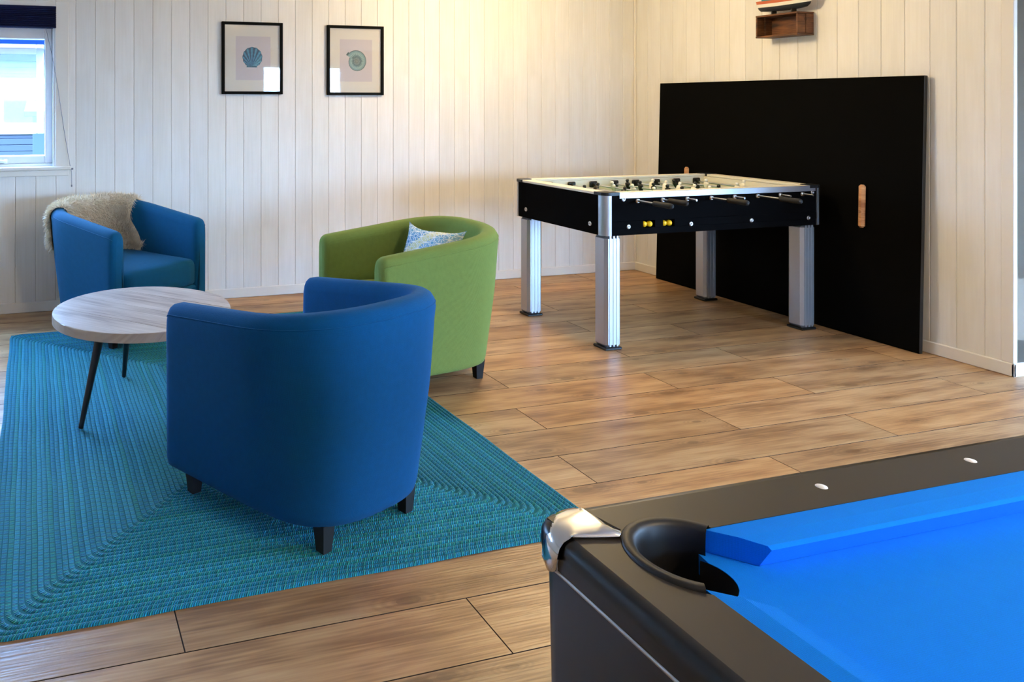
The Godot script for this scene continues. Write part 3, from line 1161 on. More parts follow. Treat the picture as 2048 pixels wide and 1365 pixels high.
# ------------------------------------------------------------------ coffee table
func coffee_table() -> void:
	var t := thing("coffee_table", "round low table with a plank top and black splayed legs on the rug", "table", Vector3(0.44, RUG_TOP + 0.0005, -3.575), -0.82)
	var R := 0.405
	var y1 := 0.441
	var y0 := 0.401
	var tops := []
	for s in [51, 52]:
		var m := wood_mat(s, 512, 256, col(150, 134, 124), col(190, 176, 166), col(208, 197, 188), 2, 0.3, 0.45, 0.55, 0.3)
		tops.append(m)
	var n := 4
	var pw := R * 2.0 / n
	for i in n:
		var a := -R + pw * i + 0.0012
		var b := -R + pw * (i + 1) - 0.0012
		var poly := PackedVector2Array()
		var bz := []
		for k in 17:
			bz.append(lerpf(a, b, k / 16.0))
		for z in bz:
			poly.append(Vector2(sqrt(maxf(R * R - z * z, 0.0004)), z))
		bz.reverse()
		for z in bz:
			poly.append(Vector2(-sqrt(maxf(R * R - z * z, 0.0004)), z))
		var st := st_new(false)
		var u0 := rng.randf()
		var v0 := rng.randf()
		var inset := PackedVector2Array()
		for p in poly:
			var q := p * 0.9925
			q.y = clampf(p.y, a + 0.0016, b - 0.0016) if absf(p.y) < R - 0.02 else q.y
			inset.append(q)
		var put := func(v: Vector3) -> void:
			st.set_uv(Vector2(u0 + v.x * 0.9, v0 + v.z * 1.6 + v.y))
			st.add_vertex(v)
		var ids := Geometry2D.triangulate_polygon(inset)
		for k in range(0, ids.size(), 3):
			for e in [0, 1, 2]:
				var p: Vector2 = inset[ids[k + e]]
				put.call(Vector3(p.x, y1, p.y))
			for e in [2, 1, 0]:
				var p: Vector2 = poly[ids[k + e]]
				put.call(Vector3(p.x, y0, p.y))
		var N := poly.size()
		for k in N:
			var p := poly[k]
			var q := poly[(k + 1) % N]
			var pi := inset[k]
			var qi := inset[(k + 1) % N]
			for v in [Vector3(pi.x, y1, pi.y), Vector3(qi.x, y1, qi.y), Vector3(q.x, y1 - 0.003, q.y), Vector3(pi.x, y1, pi.y), Vector3(q.x, y1 - 0.003, q.y), Vector3(p.x, y1 - 0.003, p.y)]:
				put.call(v)
			for v in [Vector3(p.x, y1 - 0.003, p.y), Vector3(q.x, y1 - 0.003, q.y), Vector3(q.x, y0, q.y), Vector3(p.x, y1 - 0.003, p.y), Vector3(q.x, y0, q.y), Vector3(p.x, y0, p.y)]:
				put.call(v)
		obj("plank", st, tops[i % 2], t, true)
	var sub := st_new()
	lathe(sub, [Vector2(0.0, y0 - 0.012), Vector2(0.2, y0 - 0.012), Vector2(0.2, y0 + 0.001)], Vector3.ZERO, 32)
	obj("under_plate", sub, mats.black, t)
	# three tapering legs; feet lie under the edge of the top
	for wa in [143.0, 262.0, 22.0]:
		var f: float = deg_to_rad(wa) + t.rotation.y
		var st := st_new()
		# world angle measured from +x towards +z
		var dir := Vector3(cos(f), 0, sin(f))
		tube(st, [dir * 0.362 + Vector3(0, 0.0035, 0), dir * 0.36 + Vector3(0, 0.01, 0), dir * 0.25 + Vector3(0, y0 - 0.01, 0)], [0.010, 0.011, 0.02], 14)
		var leg := obj("leg", st, mats.black, t)
		var fl := st_new(false)
		cbox(fl, dir * 0.24 + Vector3(0, y0 - 0.005, 0), Vector3(0.11, 0.01, 0.09), 0.002, Basis(Vector3.UP, -f))
		obj("mounting_plate", fl, mats.black, leg)

# ------------------------------------------------------------------ football table
func football_table() -> void:
	var x0 := 3.03
	var x1 := 4.622
	var z1 := -3.645
	var z0 := -4.50
	var yb := 0.645
	var yt := 0.872
	var base := Vector3(x0, 0, z1)
	var t := thing("football_table", "black table football table on four silver legs", "football table", base)
	var W := x1 - x0
	var D := z0 - z1          # negative
	var blk := mat(col(6, 6, 7), 0.8, 0.0, 0.12)
	var cream := mat(col(236, 228, 208), 0.45)
	# side panels between the corner posts; the front one has two ball openings
	var r := 0.045
	var fp := st_new(false)
	var zf0 := -0.022
	var holes := [[0.262, 0.345], [0.40, 0.482]]
	abox(fp, Vector3(r, yb, zf0), Vector3(W - r, 0.683, 0), 0.002)
	abox(fp, Vector3(r, 0.724, zf0), Vector3(W - r, yt, 0), 0.002)
	abox(fp, Vector3(r, 0.683, zf0), Vector3(holes[0][0], 0.724, 0), 0.0)
	abox(fp, Vector3(holes[0][1], 0.683, zf0), Vector3(holes[1][0], 0.724, 0), 0.0)
	abox(fp, Vector3(holes[1][1], 0.683, zf0), Vector3(W - r, 0.724, 0), 0.0)
	obj("front_panel", fp, blk, t)
	var tr := st_new(false)
	abox(tr, Vector3(0.25, 0.672, -0.1), Vector3(0.5, 0.6825, -0.0225), 0.001)
	abox(tr, Vector3(0.25, 0.672, -0.105), Vector3(0.5, 0.73, -0.1), 0.001)
	obj("ball_tray", tr, blk, t)
	var bp := st_new(false)
	abox(bp, Vector3(r, yb, D), Vector3(W - r, yt, D + 0.022), 0.002)
	obj("back_panel", bp, blk, t)
	for s in [[0.0, 0.022], [W - 0.022, W]]:
		var ep := st_new(false)
		abox(ep, Vector3(s[0], yb, D + r), Vector3(s[1], yt, -r), 0.002)
		obj("end_panel", ep, blk, t)
	# silver corner posts with black caps
	var post := st_new()
	lathe(post, [Vector2(r + 0.004, yb), Vector2(r + 0.004, yt)], Vector3.ZERO, 12, Basis(), PI / 2, PI)
	quad(post, Vector3(0, yb, r + 0.004), Vector3(0, yt, r + 0.004), Vector3(0, yt, 0), Vector3(0, yb, 0))
	quad(post, Vector3(-r - 0.004, yb, 0), Vector3(-r - 0.004, yt, 0), Vector3(0, yt, 0), Vector3(0, yb, 0))
	var post_mesh := mesh_of(post)
	var cap := st_new(false)
	var cp := PackedVector2Array()
	for i in 9:
		var f := PI / 2 + PI / 2 * i / 8.0
		cp.append(Vector2((r + 0.006) * cos(f), (r + 0.006) * sin(f)))
	cp.append(Vector2(-r - 0.006, -0.035))
	cp.append(Vector2(0.03, -0.035))
	cp.append(Vector2(0.03, 0.0))
	cp.append(Vector2(0.055, 0.0))
	cp.append(Vector2(0.055, r + 0.003))
	prism(cap, cp, yt + 0.0005, yt + 0.018)
	var cap_mesh := mesh_of(cap)
	for k in 4:
		var px: float = r if k < 2 else W - r
		var pz: float = -r if k % 2 == 0 else D + r
		var sx := 1.0 if k < 2 else -1.0
		var sz := 1.0 if k % 2 == 0 else -1.0
		var o := node_mesh("corner_post", post_mesh, mats.alu, t)
		o.position = Vector3(px, 0, pz)
		o.scale = Vector3(sx, 1, sz)
		var c := node_mesh("cap", cap_mesh, mats.black, o)
		c.position = Vector3.ZERO
	# top frame: cream ledges with a silver edge
	var fr := st_new(false)
	abox(fr, Vector3(0.1, yt, -0.055), Vector3(W - 0.1, yt + 0.016, -0.003), 0.002)
	obj("top_rail", fr, cream, t)
	var edge := st_new(false)
	abox(edge, Vector3(0.1, yt - 0.018, -0.003), Vector3(W - 0.055, yt + 0.016, 0.003), 0.001)
	obj("edge_strip", edge, mats.alu, t)
	var bk := st_new(false)
	abox(bk, Vector3(0.05, yt, D + 0.002), Vector3(W - 0.05, yt + 0.016, D + 0.055), 0.002)
	obj("top_rail", bk, cream, t)
	for s in [[0.002, 0.085], [W - 0.085, W - 0.002]]:
		var e := st_new(false)
		abox(e, Vector3(s[0], yt + 0.0005, D + 0.08), Vector3(s[1], yt + 0.0155, -0.08), 0.002)
		obj("end_ledge", e, cream, t)
	# playing field and inner walls
	var fd := st_new(false)
	abox(fd, Vector3(0.03, 0.752, D + 0.03), Vector3(W - 0.03, 0.765, -0.03), 0.0)
	var field := obj("playing_field", fd, mat(col(52, 124, 60), 0.5), t)
	var halfway := st_new(false)
	abox(halfway, Vector3(W / 2 - 0.004, 0.7652, D + 0.08), Vector3(W / 2 + 0.004, 0.7658, -0.08), 0.0)
	obj("pitch_line", halfway, mats.white, field)
	var circle := st_new()
	lathe(circle, [Vector2(0.10, 0.7658), Vector2(0.108, 0.7658)], Vector3(W / 2, 0, D / 2), 32)
	obj("centre_circle", circle, mats.white, field)
	for s in [0.1, W - 0.1 - 0.25]:
		for z in [D / 2 - 0.2, D / 2 + 0.192]:
			var ln := st_new(false)
			abox(ln, Vector3(s, 0.7652, z), Vector3(s + 0.25, 0.7658, z + 0.008), 0.0)
			obj("pitch_line", ln, mats.white, field)
	var iw := st_new(false)
	abox(iw, Vector3(0.085, 0.765, -0.055), Vector3(W - 0.085, yt - 0.001, -0.045), 0.0)
	abox(iw, Vector3(0.085, 0.765, D + 0.045), Vector3(W - 0.085, yt - 0.001, D + 0.055), 0.0)
	abox(iw, Vector3(0.075, 0.765, D + 0.045), Vector3(0.085, yt - 0.001, -0.045), 0.0)
	abox(iw, Vector3(W - 0.085, 0.765, D + 0.045), Vector3(W - 0.075, yt - 0.001, -0.045), 0.0)
	obj("inner_wall", iw, cream, t)
	# rods with players, bearings and grips
	var ry := 0.838
	var counts := [1, 2, 3, 5, 5, 3, 2, 1]
	var front := [0, 1, 3, 5]
	var push := {0: 0.12, 1: 0.045, 3: 0.115, 5: 0.145, 2: 0.1, 4: 0.06, 6: 0.12, 7: 0.05}
	var man := player_mesh()
	for k in 8:
		var x := 3.253 + 0.173 * k - x0
		var is_front := k in front
		var out_front: float = push[k] if is_front else 0.05
		var out_back: float = push[k] if not is_front else 0.05
		var rod := Node3D.new()
		rod.name = "rod"
		t.add_child(rod, true)
		rod.position = Vector3(x, ry, D / 2.0)
		var hd := absf(D) / 2.0
		var st := st_new()
		tube(st, [Vector3(0, 0, hd + out_front + 0.02), Vector3(0, 0, -hd - out_back - 0.02)], [0.0062], 10)
		obj("bar", st, mats.steel, rod)
		var gs := st_new()
		var sgn := 1.0 if is_front else -1.0
		var g0: float = hd + push[k]
		var prof := [[0.0, 0.010], [0.006, 0.0145], [0.02, 0.0155], [0.05, 0.014], [0.09, 0.0155], [0.12, 0.0155], [0.131, 0.013], [0.135, 0.006]]
		var pth := []
		var rad := []
		for e in prof:
			pth.append(Vector3(0, 0, sgn * (g0 + e[0])))
			rad.append(e[1])
		tube(gs, pth, rad, 14)
		obj("grip", gs, mats.black_soft, rod)
		for s in [1.0, -1.0]:
			var bs := st_new()
			tube(bs, [Vector3(0, 0, s * (hd + 0.009)), Vector3(0, 0, s * (hd + 0.008)), Vector3(0, 0, s * (hd - 0.002))], [0.009, 0.0125, 0.0135], 16)
			obj("bearing", bs, mats.steel, rod)
			var ib := st_new(false)
			cbox(ib, Vector3(0, 0.003, s * (hd - 0.063)), Vector3(0.062, 0.044, 0.014), 0.006)
			tube(ib, [Vector3(0, 0, s * (hd - 0.066)), Vector3(0, 0, s * (hd - 0.085))], [0.014], 14)
			obj("bushing", ib, mats.black, rod)
		var n: int = counts[k]
		var gap: float = {1: 0.0, 2: 0.24, 3: 0.18, 5: 0.115}[n]
		var tilt: float = [0.2, -0.5, 0.35, 0.15, -0.3, 0.55, 0.1, -0.25][k]
		var shift := -sgn * 0.01
		for i in n:
			var p := node_mesh("player", man, mats.black if is_front else cream, rod)
			p.position = Vector3(0, 0, (i - (n - 1) / 2.0) * gap + shift)
			p.rotation.z = tilt
	# bolt heads
	for b in [[3.158, 0.85], [3.192, 0.693], [3.628, 0.691], [4.073, 0.693], [4.514, 0.69], [4.545, 0.846]]:
		bolt(t, Vector3(b[0] - x0, b[1], 0.0), Basis(Vector3.RIGHT, PI / 2))
	for z in [-4.375, -3.764]:
		bolt(t, Vector3(0, 0.70, z - z1), Basis(Vector3.BACK, PI / 2))
	# legs: extruded profile with grooved faces and a black foot
	for lx in [[3.042, 3.15], [4.468, 4.578]]:
		for lz in [[-3.75, -3.648], [-4.462, -4.368]]:
			var lg := st_new(false)
			var a := Vector3(lx[0] - x0, 0.014, lz[0] - z1)
			var b := Vector3(lx[1] - x0, yb, lz[1] - z1)
			abox(lg, a, b, 0.016)
			var leg := obj("leg", lg, mats.alu, t)
			var rb := st_new(false)
			for q in 3:
				var gx := lerpf(a.x + 0.03, b.x - 0.03, q / 2.0)
				abox(rb, Vector3(gx - 0.006, 0.02, b.z - 0.002), Vector3(gx + 0.006, yb, b.z + 0.0016), 0.001)
			obj("rib", rb, mats.alu, leg)
			var ft := st_new(false)
			abox(ft, Vector3(a.x - 0.002, 0.0, a.z - 0.002), Vector3(b.x + 0.002, 0.0145, b.z + 0.002), 0.004)
			obj("foot", ft, mats.black, leg)
	# yellow balls lying in the ball return
	var ym := mat(col(246, 196, 20), 0.4)
	var sph := SphereMesh.new()
	sph.radius = 0.0172
	sph.height = 0.0344
	sph.radial_segments = 20
	sph.rings = 10
	for bx in [3.314, 3.352, 3.452, 3.49]:
		var which := "nearer the corner post" if bx < 3.4 else "farther from the corner post"
		var o := node_mesh(numbered("football_ball"), sph, ym)
		o.position = Vector3(bx, 0.6831 + 0.0172, z1 - 0.02)
		tag(o, "small yellow ball in the football table slot %s" % which, "ball", "yellow balls in the football table")

func bolt(parent: Node3D, at: Vector3, basis: Basis) -> void:
	var st := st_new()
	lathe(st, [Vector2(0.013, 0.0), Vector2(0.013, 0.002), Vector2(0.0105, 0.004), Vector2(0.005, 0.0045), Vector2(0.005, 0.002), Vector2(0, 0.002)], Vector3.ZERO, 16)
	var o := obj("bolt", st, mats.steel, parent)
	o.position = at
	o.basis = basis

func player_mesh() -> ArrayMesh:
	var st := st_new()
	# head, neck, shoulders, body, legs and foot as stacked ellipses (half width z, half depth x, y, x offset)
	var rows := []
	for e in [[0.001, 0.001, 0.047, 0], [0.008, 0.008, 0.045, 0], [0.0115, 0.0115, 0.037, 0], [0.008, 0.008, 0.028, 0], [0.0065, 0.0065, 0.025, 0], [0.019, 0.010, 0.021, 0], [0.0195, 0.012, 0.010, 0], [0.016, 0.012, -0.006, 0], [0.013, 0.010, -0.022, 0], [0.0125, 0.009, -0.04, 0], [0.0115, 0.008, -0.056, 0], [0.012, 0.013, -0.061, 0.003], [0.012, 0.014, -0.070, 0.004], [0.001, 0.001, -0.0702, 0.004]]:
		var ring := []
		for k in 12:
			var f := TAU * k / 12.0
			ring.append(Vector3(e[1] * cos(f) + e[3], e[2], e[0] * sin(f)))
		rows.append(ring)
	lattice(st, rows, false, true)
	return mesh_of(st)

# ------------------------------------------------------------------ leaning board
func leaning_board() -> void:
	var h := 1.548
	var lean := 0.026
	var t := thing("black_board", "large black board leaning against the white plank wall", "board", Vector3(4.70, 0.001, -4.09))
	t.rotation.z = -lean
	var st := st_new(false)
	abox(st, Vector3(-0.022, 0.0, -0.955), Vector3(0.0, h, 0.955), 0.0015)
	obj("panel", st, mat(col(5, 5, 5), 0.8, 0.0, 0.15), t)
	var ed := st_new(false)
	abox(ed, Vector3(-0.0225, 0.001, 0.955), Vector3(0.0005, h - 0.001, 0.9565), 0.0)
	obj("edge_band", ed, mats.black, t)
	for z in [0.64, -0.66]:
		var hd := st_new(false)
		cbox(hd, Vector3(-0.036, 0.78, z), Vector3(0.03, 0.255, 0.036), 0.011)
		obj("handle", hd, mats.oak, t)
	# rubbing strip along the foot where the board meets the wall: two small felt feet
	for z in [-0.8, 0.8]:
		var ft := st_new(false)
		cbox(ft, Vector3(0.006, h - 0.03, z), Vector3(0.014, 0.03, 0.03), 0.003)
		obj("felt_pad", ft, mats.black_soft, t)

# ------------------------------------------------------------------ pool table
func pool_table() -> void:
	var o3 := Vector3(0.70, 0, -0.96)    # the flat corner of the rail tops, in plan
	var W := 2.886
	var D := 1.586
	var yt := 0.80
	var t := thing("pool_table", "black pool table with bright blue cloth and a chrome corner", "pool table", o3)
	var rail_m := mat(col(36, 29, 21), 0.45)
	var dark := mat(col(12, 12, 14), 0.3)
	var wd := 0.085
	var pc := 0.13
	var pr := 0.088
	# rails: polygon from corner to corner with bites for the pockets
	var bite := PackedVector2Array()
	var d0 := sqrt(pr * pr - (pc - wd) * (pc - wd))
	var a0 := atan2(wd - pc, d0)
	for i in 13:
		var f := lerpf(a0, -PI * 0.75, i / 12.0)
		bite.append(Vector2(pc + pr * cos(f), pc + pr * sin(f)))
	for k in 4:
		var L := W if k < 2 else D
		var poly := PackedVector2Array([Vector2(0, 0), Vector2(L, 0)])
		var rb := bite.duplicate()
		rb.reverse()
		for p in rb:
			poly.append(Vector2(L - p.x, p.y))
		for p in bite:
			poly.append(p)
		var q := PackedVector2Array()
		for p in poly:
			match k:
				0: q.append(p)
				1: q.append(Vector2(p.x, D - p.y))
				2: q.append(Vector2(p.y, p.x))
				3: q.append(Vector2(W - p.y, p.x))
		var st := st_new(false)
		prism(st, q, yt - 0.04, yt)
		var rail := obj("rail", st, rail_m, t)
		# sights
		var n := 7 if k < 2 else 3
		for i in range(1, n + 1):
			if k < 2 and i == 4:
				continue
			var u := 0.143 + 0.325 * i
			var p := Vector2(u, 0.038)
			match k:
				1: p = Vector2(u, D - 0.038)
				2: p = Vector2(0.038, u)
				3: p = Vector2(W - 0.038, u)
			var ds := st_new()
			lathe(ds, [Vector2(0.0085, 0), Vector2(0.008, 0.0008), Vector2(0, 0.0008)], Vector3(p.x, yt, p.y), 18)
			obj("sight", ds, mats.white, rail)
	# rounded outer edge of the rails with the bright trim line and the apron below it
	var prof := [[0.0, yt], [0.009, yt - 0.0015], [0.016, yt - 0.006], [0.020, yt - 0.014], [0.021, yt - 0.024], [0.018, yt - 0.046]]
	var ring_of := func(off: float, y: float) -> Array:
		var ring := []
		var rc := 0.03 + off
		for c in 4:
			var cx0 := [W - 0.03, 0.03, 0.03, W - 0.03][c] as float
			var cz0 := [D - 0.03, D - 0.03, 0.03, 0.03][c] as float
			for q in 7:
				var f := PI / 2.0 * (c + q / 6.0)
				ring.append(Vector3(cx0 + rc * cos(f), y, cz0 + rc * sin(f)))
		return ring
	var es := st_new()
	var rows := []
	for e in prof:
		rows.append(ring_of.call(e[0], e[1]))
	lattice(es, rows, false, true)
	obj("rail_edge", es, dark, t)
	var tr := st_new()
	rows = []
	for e in [[0.016, yt - 0.046], [0.0195, yt - 0.047], [0.0195, yt - 0.0505], [0.014, yt - 0.0515]]:
		rows.append(ring_of.call(e[0], e[1]))
	lattice(tr, rows, false, true)
	obj("trim_line", tr, mats.steel, t)
	var ap := st_new()
	rows = []
	for e in [[0.010, yt - 0.05], [0.006, 0.56], [-0.008, 0.40], [-0.03, 0.395], [-0.06, 0.395]]:
		rows.append(ring_of.call(e[0], e[1]))
	lattice(ap, rows, false, true)
	obj("apron", ap, dark, t)
	var un := st_new(false)
	abox(un, Vector3(0.02, 0.4, 0.02), Vector3(W - 0.02, 0.41, D - 0.02), 0.0)
	obj("bottom_panel", un, dark, t)
	# bed of cloth with its corners cut for the pockets
	var bed := PackedVector2Array()
	var rbed := 0.052
	for c in 4:
		var sx := [1.0, -1.0, -1.0, 1.0][c] as float
		var sz := [1.0, 1.0, -1.0, -1.0][c] as float
		var arc := []
		for i in 11:
			var f := lerpf(-PI * 0.14, PI * 0.64, i / 10.0)
			arc.append(Vector2(pc + rbed * cos(f), pc + rbed * sin(f)))
		arc.push_front(Vector2(pc + rbed + 0.0, wd))
		arc.push_back(Vector2(wd, pc + rbed + 0.0))
		if c % 2 == 0:
			arc.reverse()
		for p in arc:
			bed.append(Vector2(p.x if sx > 0 else W - p.x, p.y if sz > 0 else D - p.y))
	var bs := st_new(false)
	prism(bs, bed, 0.74, 0.768)
	obj("bed_cloth", bs, mats.felt, t)
	# cushions
	for k in 4:
		var L := W if k < 2 else D
		var b0 := 0.193
		var n0 := 0.247
		var sec := [[wd, yt - 0.001], [wd + 0.03, yt + 0.0005], [wd + 0.055, yt - 0.0015], [wd + 0.0585, yt - 0.006], [wd + 0.048, 0.7685], [wd, 0.7685]]
		var ends := []
		for e in 2:
			var ring := []
			for s in sec:
				var u := lerpf(b0, n0, (s[0] - wd) / 0.0585)
				if e == 1:
					u = L - u
				var p := Vector3(u, s[1], s[0])
				match k:
					1: p = Vector3(u, s[1], D - s[0])
					2: p = Vector3(s[0], s[1], u)
					3: p = Vector3(W - s[0], s[1], u)
				ring.append(p)
			ends.append(ring)
		var cs := st_new(false)
		var mid: Vector3 = (ends[0][0] + ends[0][3] + ends[1][0] + ends[1][3]) / 4.0 - Vector3(0, 0.01, 0)
		for i in 6:
			var j := (i + 1) % 6
			qout(cs, [ends[0][i], ends[1][i], ends[1][j], ends[0][j]], mid)
		for e in 2:
			for i in range(1, 5):
				qout(cs, [ends[e][0], ends[e][i], ends[e][i + 1]], mid)
		obj("cushion", cs, mats.felt, t)
	# pockets and chrome corner caps
	var rubber := mat(col(16, 15, 15), 0.5)
	for c in 4:
		var sx := 1.0 if c % 2 == 0 else -1.0
		var sz := 1.0 if c < 2 else -1.0
		var corner := Vector3(0 if sx > 0 else W, 0, 0 if sz > 0 else D)
		var ps := st_new()
		var f0 := -PI * 0.18
		var f1 := -PI * 1.30
		lathe(ps, [Vector2(pr, yt - 0.03), Vector2(pr - 0.0005, yt + 0.0015), Vector2(pr - 0.004, yt + 0.0045), Vector2(0.073, yt + 0.004), Vector2(0.069, yt - 0.001), Vector2(0.067, yt - 0.02), Vector2(0.066, 0.66)], Vector3(pc, 0, pc), 30, Basis(), f0, f1)
		var po := obj("pocket", ps, rubber, t)
		po.position = corner
		po.scale = Vector3(sx, 1, sz)
		var net := st_new()
		lathe(net, [Vector2(0.068, 0.742), Vector2(0.068, 0.66), Vector2(0.05, 0.62), Vector2(0, 0.61)], Vector3(pc, 0, pc), 24)
		obj("pocket_net", net, mats.black_soft, po)
		var sl := st_new()  # black strip in front of the cut edge of the bed
		lathe(sl, [Vector2(0.0512, 0.7675), Vector2(0.0505, 0.765), Vector2(0.0505, 0.64)], Vector3(pc, 0, pc), 20, Basis(), -PI * 0.2, PI * 0.7)
		obj("bed_edge_strip", sl, mats.black_soft, po)
		# chrome cap: rounded corner with wings down the sides and a tongue towards the pocket
		var ch := st_new()
		var cr := []
		var steps := 28
		var cc := Vector2(0.05, 0.05)
		for i in steps + 1:
			var f := i / float(steps)
			# outline round the corner: straight wing, quarter turn, straight wing
			var p: Vector2
			var n2: Vector2
			var wl := 0.058
			if f < 0.2:
				p = Vector2(-0.002, lerpf(wl, 0.05, f / 0.2)); n2 = Vector2(-1, 0)
			elif f > 0.8:
				p = Vector2(lerpf(0.05, wl, (f - 0.8) / 0.2), -0.002); n2 = Vector2(0, -1)
			else:
				var g := PI + PI / 2.0 * (f - 0.2) / 0.6
				n2 = Vector2(cos(g), sin(g))
				p = cc + n2 * 0.052
			var row := []
			var wing := absf(f - 0.5) * 2.0
			var tip := Vector2(0.061, 0.074) if f < 0.5 else Vector2(0.074, 0.061)
			if i * 2 == steps:
				tip = Vector2(0.0685, 0.0685)
			var wend := Vector2(-0.002, wl) if f < 0.5 else Vector2(wl, -0.002)
			var inner := tip.lerp(wend, smoothstep(0.1, 1.0, wing))
			var down := lerpf(0.058, 0.004, smoothstep(0.3, 1.0, wing))
			for e in [[0.0, 0.002], [0.0, 0.0045], [0.35, 0.006], [0.75, 0.005]]:
				var q := inner.lerp(p, e[0])
				row.append(Vector3(q.x, yt + e[1], q.y))
			for e in [[0.004, 0.002], [0.014, -0.002], [0.021, -0.01], [0.0245, -0.022], [0.0245, -0.022 - down * 0.4], [0.021, -0.022 - down * 0.62], [0.016, -0.022 - down * 0.62]]:
				var q: Vector2 = p + n2 * e[0]
				row.append(Vector3(q.x, yt + e[1], q.y))
			cr.append(row)
		lattice(ch, cr)
		var co := obj("corner_cap", ch, mats.chrome, t)
		co.position = corner
		co.scale = Vector3(sx, 1, sz)
	# legs under the cabinet
	for lx in [0.18, W - 0.42]:
		for lz in [0.15, D - 0.39]:
			var lg := st_new(false)
			abox(lg, Vector3(lx, 0.0, lz), Vector3(lx + 0.24, 0.4, lz + 0.24), 0.02)
			obj("leg", lg, dark, t)

# ------------------------------------------------------------------ pictures
func pictures() -> void:
	picture(Vector3(1.219, 1.457, BACK), "black framed print of a blue scallop shell", 0)
	picture(Vector3(2.015, 1.452, BACK), "black framed print of a grey-green coiled nautilus shell", 1)

func picture(at: Vector3, label: String, kind: int) -> void:
	var w := 0.452
	var h := 0.518
	var t := thing("framed_print", label, "picture", at, 0.0, "framed shell prints")
	var fm: Material = mat(col(10, 13, 14), 0.7, 0.0, 0.2)
	var b := 0.02
	var d := 0.024
	for e in [[Vector3(0, 0, 0.001), Vector3(b, h, d)], [Vector3(w - b, 0, 0.001), Vector3(w, h, d)], [Vector3(b, h - b, 0.001), Vector3(w - b, h, d)], [Vector3(b, 0, 0.001), Vector3(w - b, b, d)]]:
		var st := st_new(false)
		abox(st, e[0], e[1], 0.002)
		obj("frame_rail", st, fm, t)
	var iw := w - 2 * b
	var ih := h - 2 * b
	var pic := st_new(false)
	var z := 0.008
	for v in [[0, 0], [0, 1], [1, 1], [0, 0], [1, 1], [1, 0]]:
		pic.set_uv(Vector2(v[0], 1.0 - v[1]))
		pic.add_vertex(Vector3(b + iw * v[0], b + ih * v[1], z))
	var m := mat(Color.WHITE, 0.8)
	m.albedo_texture = tex(shell_print(kind))
	obj("print", pic, m, t)
	var bk := st_new(false)
	abox(bk, Vector3(b, b, 0.001), Vector3(w - b, h - b, z - 0.001), 0.0)
	obj("backing", bk, mats.white, t)
	var gl := st_new(false)
	abox(gl, Vector3(b - 0.002, b - 0.002, 0.015), Vector3(w - b + 0.002, h - b + 0.002, 0.017), 0.0)
	var gm := mat(Color(0.3, 0.3, 0.3, 0.03), 0.02, 0.0, 0.5)
	gm.transparency = BaseMaterial3D.TRANSPARENCY_ALPHA
	obj("glass", gl, gm, t)

func shell_print(kind: int) -> Image:
	var w := 412
	var h := 478
	var img := Image.create(w, h, false, Image.FORMAT_RGB8)
	var n := noise(kind + 40, 0.05, 3)
	var fine := noise(kind + 60, 0.3, 2)
	var paper := col(226, 220, 208)
	var panel := col(208, 198, 200)
	for y in h:
		for x in w:
			var c := paper
			var px := x / float(w)
			var py := y / float(h)
			if px > 0.2 and px < 0.83 and py > 0.17 and py < 0.83:
				c = panel
			var g := fine.get_noise_2d(x, y) * 0.03
			if kind == 0:
				# scallop: a round fan whose ribs run out from the hinge below
				var o := Vector2(px * w - 0.49 * w, py * h - 0.625 * h)
				var d := Vector2(px * w - 0.50 * w, py * h - 0.485 * h).length() / w
				var f := atan2(o.x, -o.y)
				var edge := 0.178 * (1.0 + 0.02 * cos(f * 24.0))
				if d < edge and o.y < -0.012 * h:
					var rib := 0.5 + 0.5 * cos(f * 24.0)
					var ring := 0.5 + 0.5 * sin(o.length() / w * 95.0 + n.get_noise_2d(x * 2, y * 2) * 4.0)
					c = col(2, 52, 88).lerp(col(84, 176, 208), clampf(rib * 0.8 + (ring - 0.5) * 0.25 + n.get_noise_2d(x * 4, y * 4) * 0.7, 0, 1))
					c = c.lerp(col(136, 200, 210), clampf((f - 0.35) * 0.7, 0, 0.45))
					if d > edge * 0.95:
						c = c.lerp(col(8, 56, 80), 0.6)
				elif absf(o.x) / w < 0.085 + 0.3 * (o.y / h + 0.03) and o.y / h > -0.05 and o.y / h < 0.012:
					c = col(44, 134, 156).lerp(col(8, 60, 86), 0.5 + 0.5 * sin(o.x * 0.5))
			else:
				# nautilus: ribbed coil that winds out to the open mouth at the upper left
				var o := Vector2(px * w - 0.525 * w, py * h - 0.515 * h)
				var r := o.length() / w
				# angle from the mouth, turning clockwise
				var f := fposmod(atan2(o.y, o.x) + 2.62, TAU)
				var R := lerpf(0.215, 0.150, f / TAU)
				if r < R:
					var turns := fposmod(log(maxf(r, 0.003) / R) / log(2.4) + 1.0, 1.0)
					c = col(168, 196, 190).lerp(col(98, 134, 140), absf(turns - 0.5) * 2.0)
					var rib := 0.5 + 0.5 * cos(f * 26.0 + turns * 3.0)
					c = c.lerp(col(40, 56, 56), rib * 0.95 * clampf(1.0 - absf(r / R - 0.42) * 2.8, 0, 1))
					c = c.lerp(col(112, 96, 78), clampf(0.75 - r / R * 1.6, 0, 0.55))
					if r > R * 0.95:
						c = c.lerp(col(66, 72, 64), 0.8)
					if turns > 0.94:
						c = c.lerp(col(72, 84, 80), 0.7)
					c = c.lerp(col(190, 208, 200), clampf(n.get_noise_2d(x * 3, y * 3), 0, 0.4))
				elif f < 0.30 and r < 0.235 and r > 0.14:
					c = col(92, 128, 130).lerp(col(50, 70, 72), 0.5 + 0.5 * sin(r * 260.0))
			img.set_pixel(x, y, Color(clampf(c.r + g, 0, 1), clampf(c.g + g, 0, 1), clampf(c.b + g, 0, 1)))
	return img

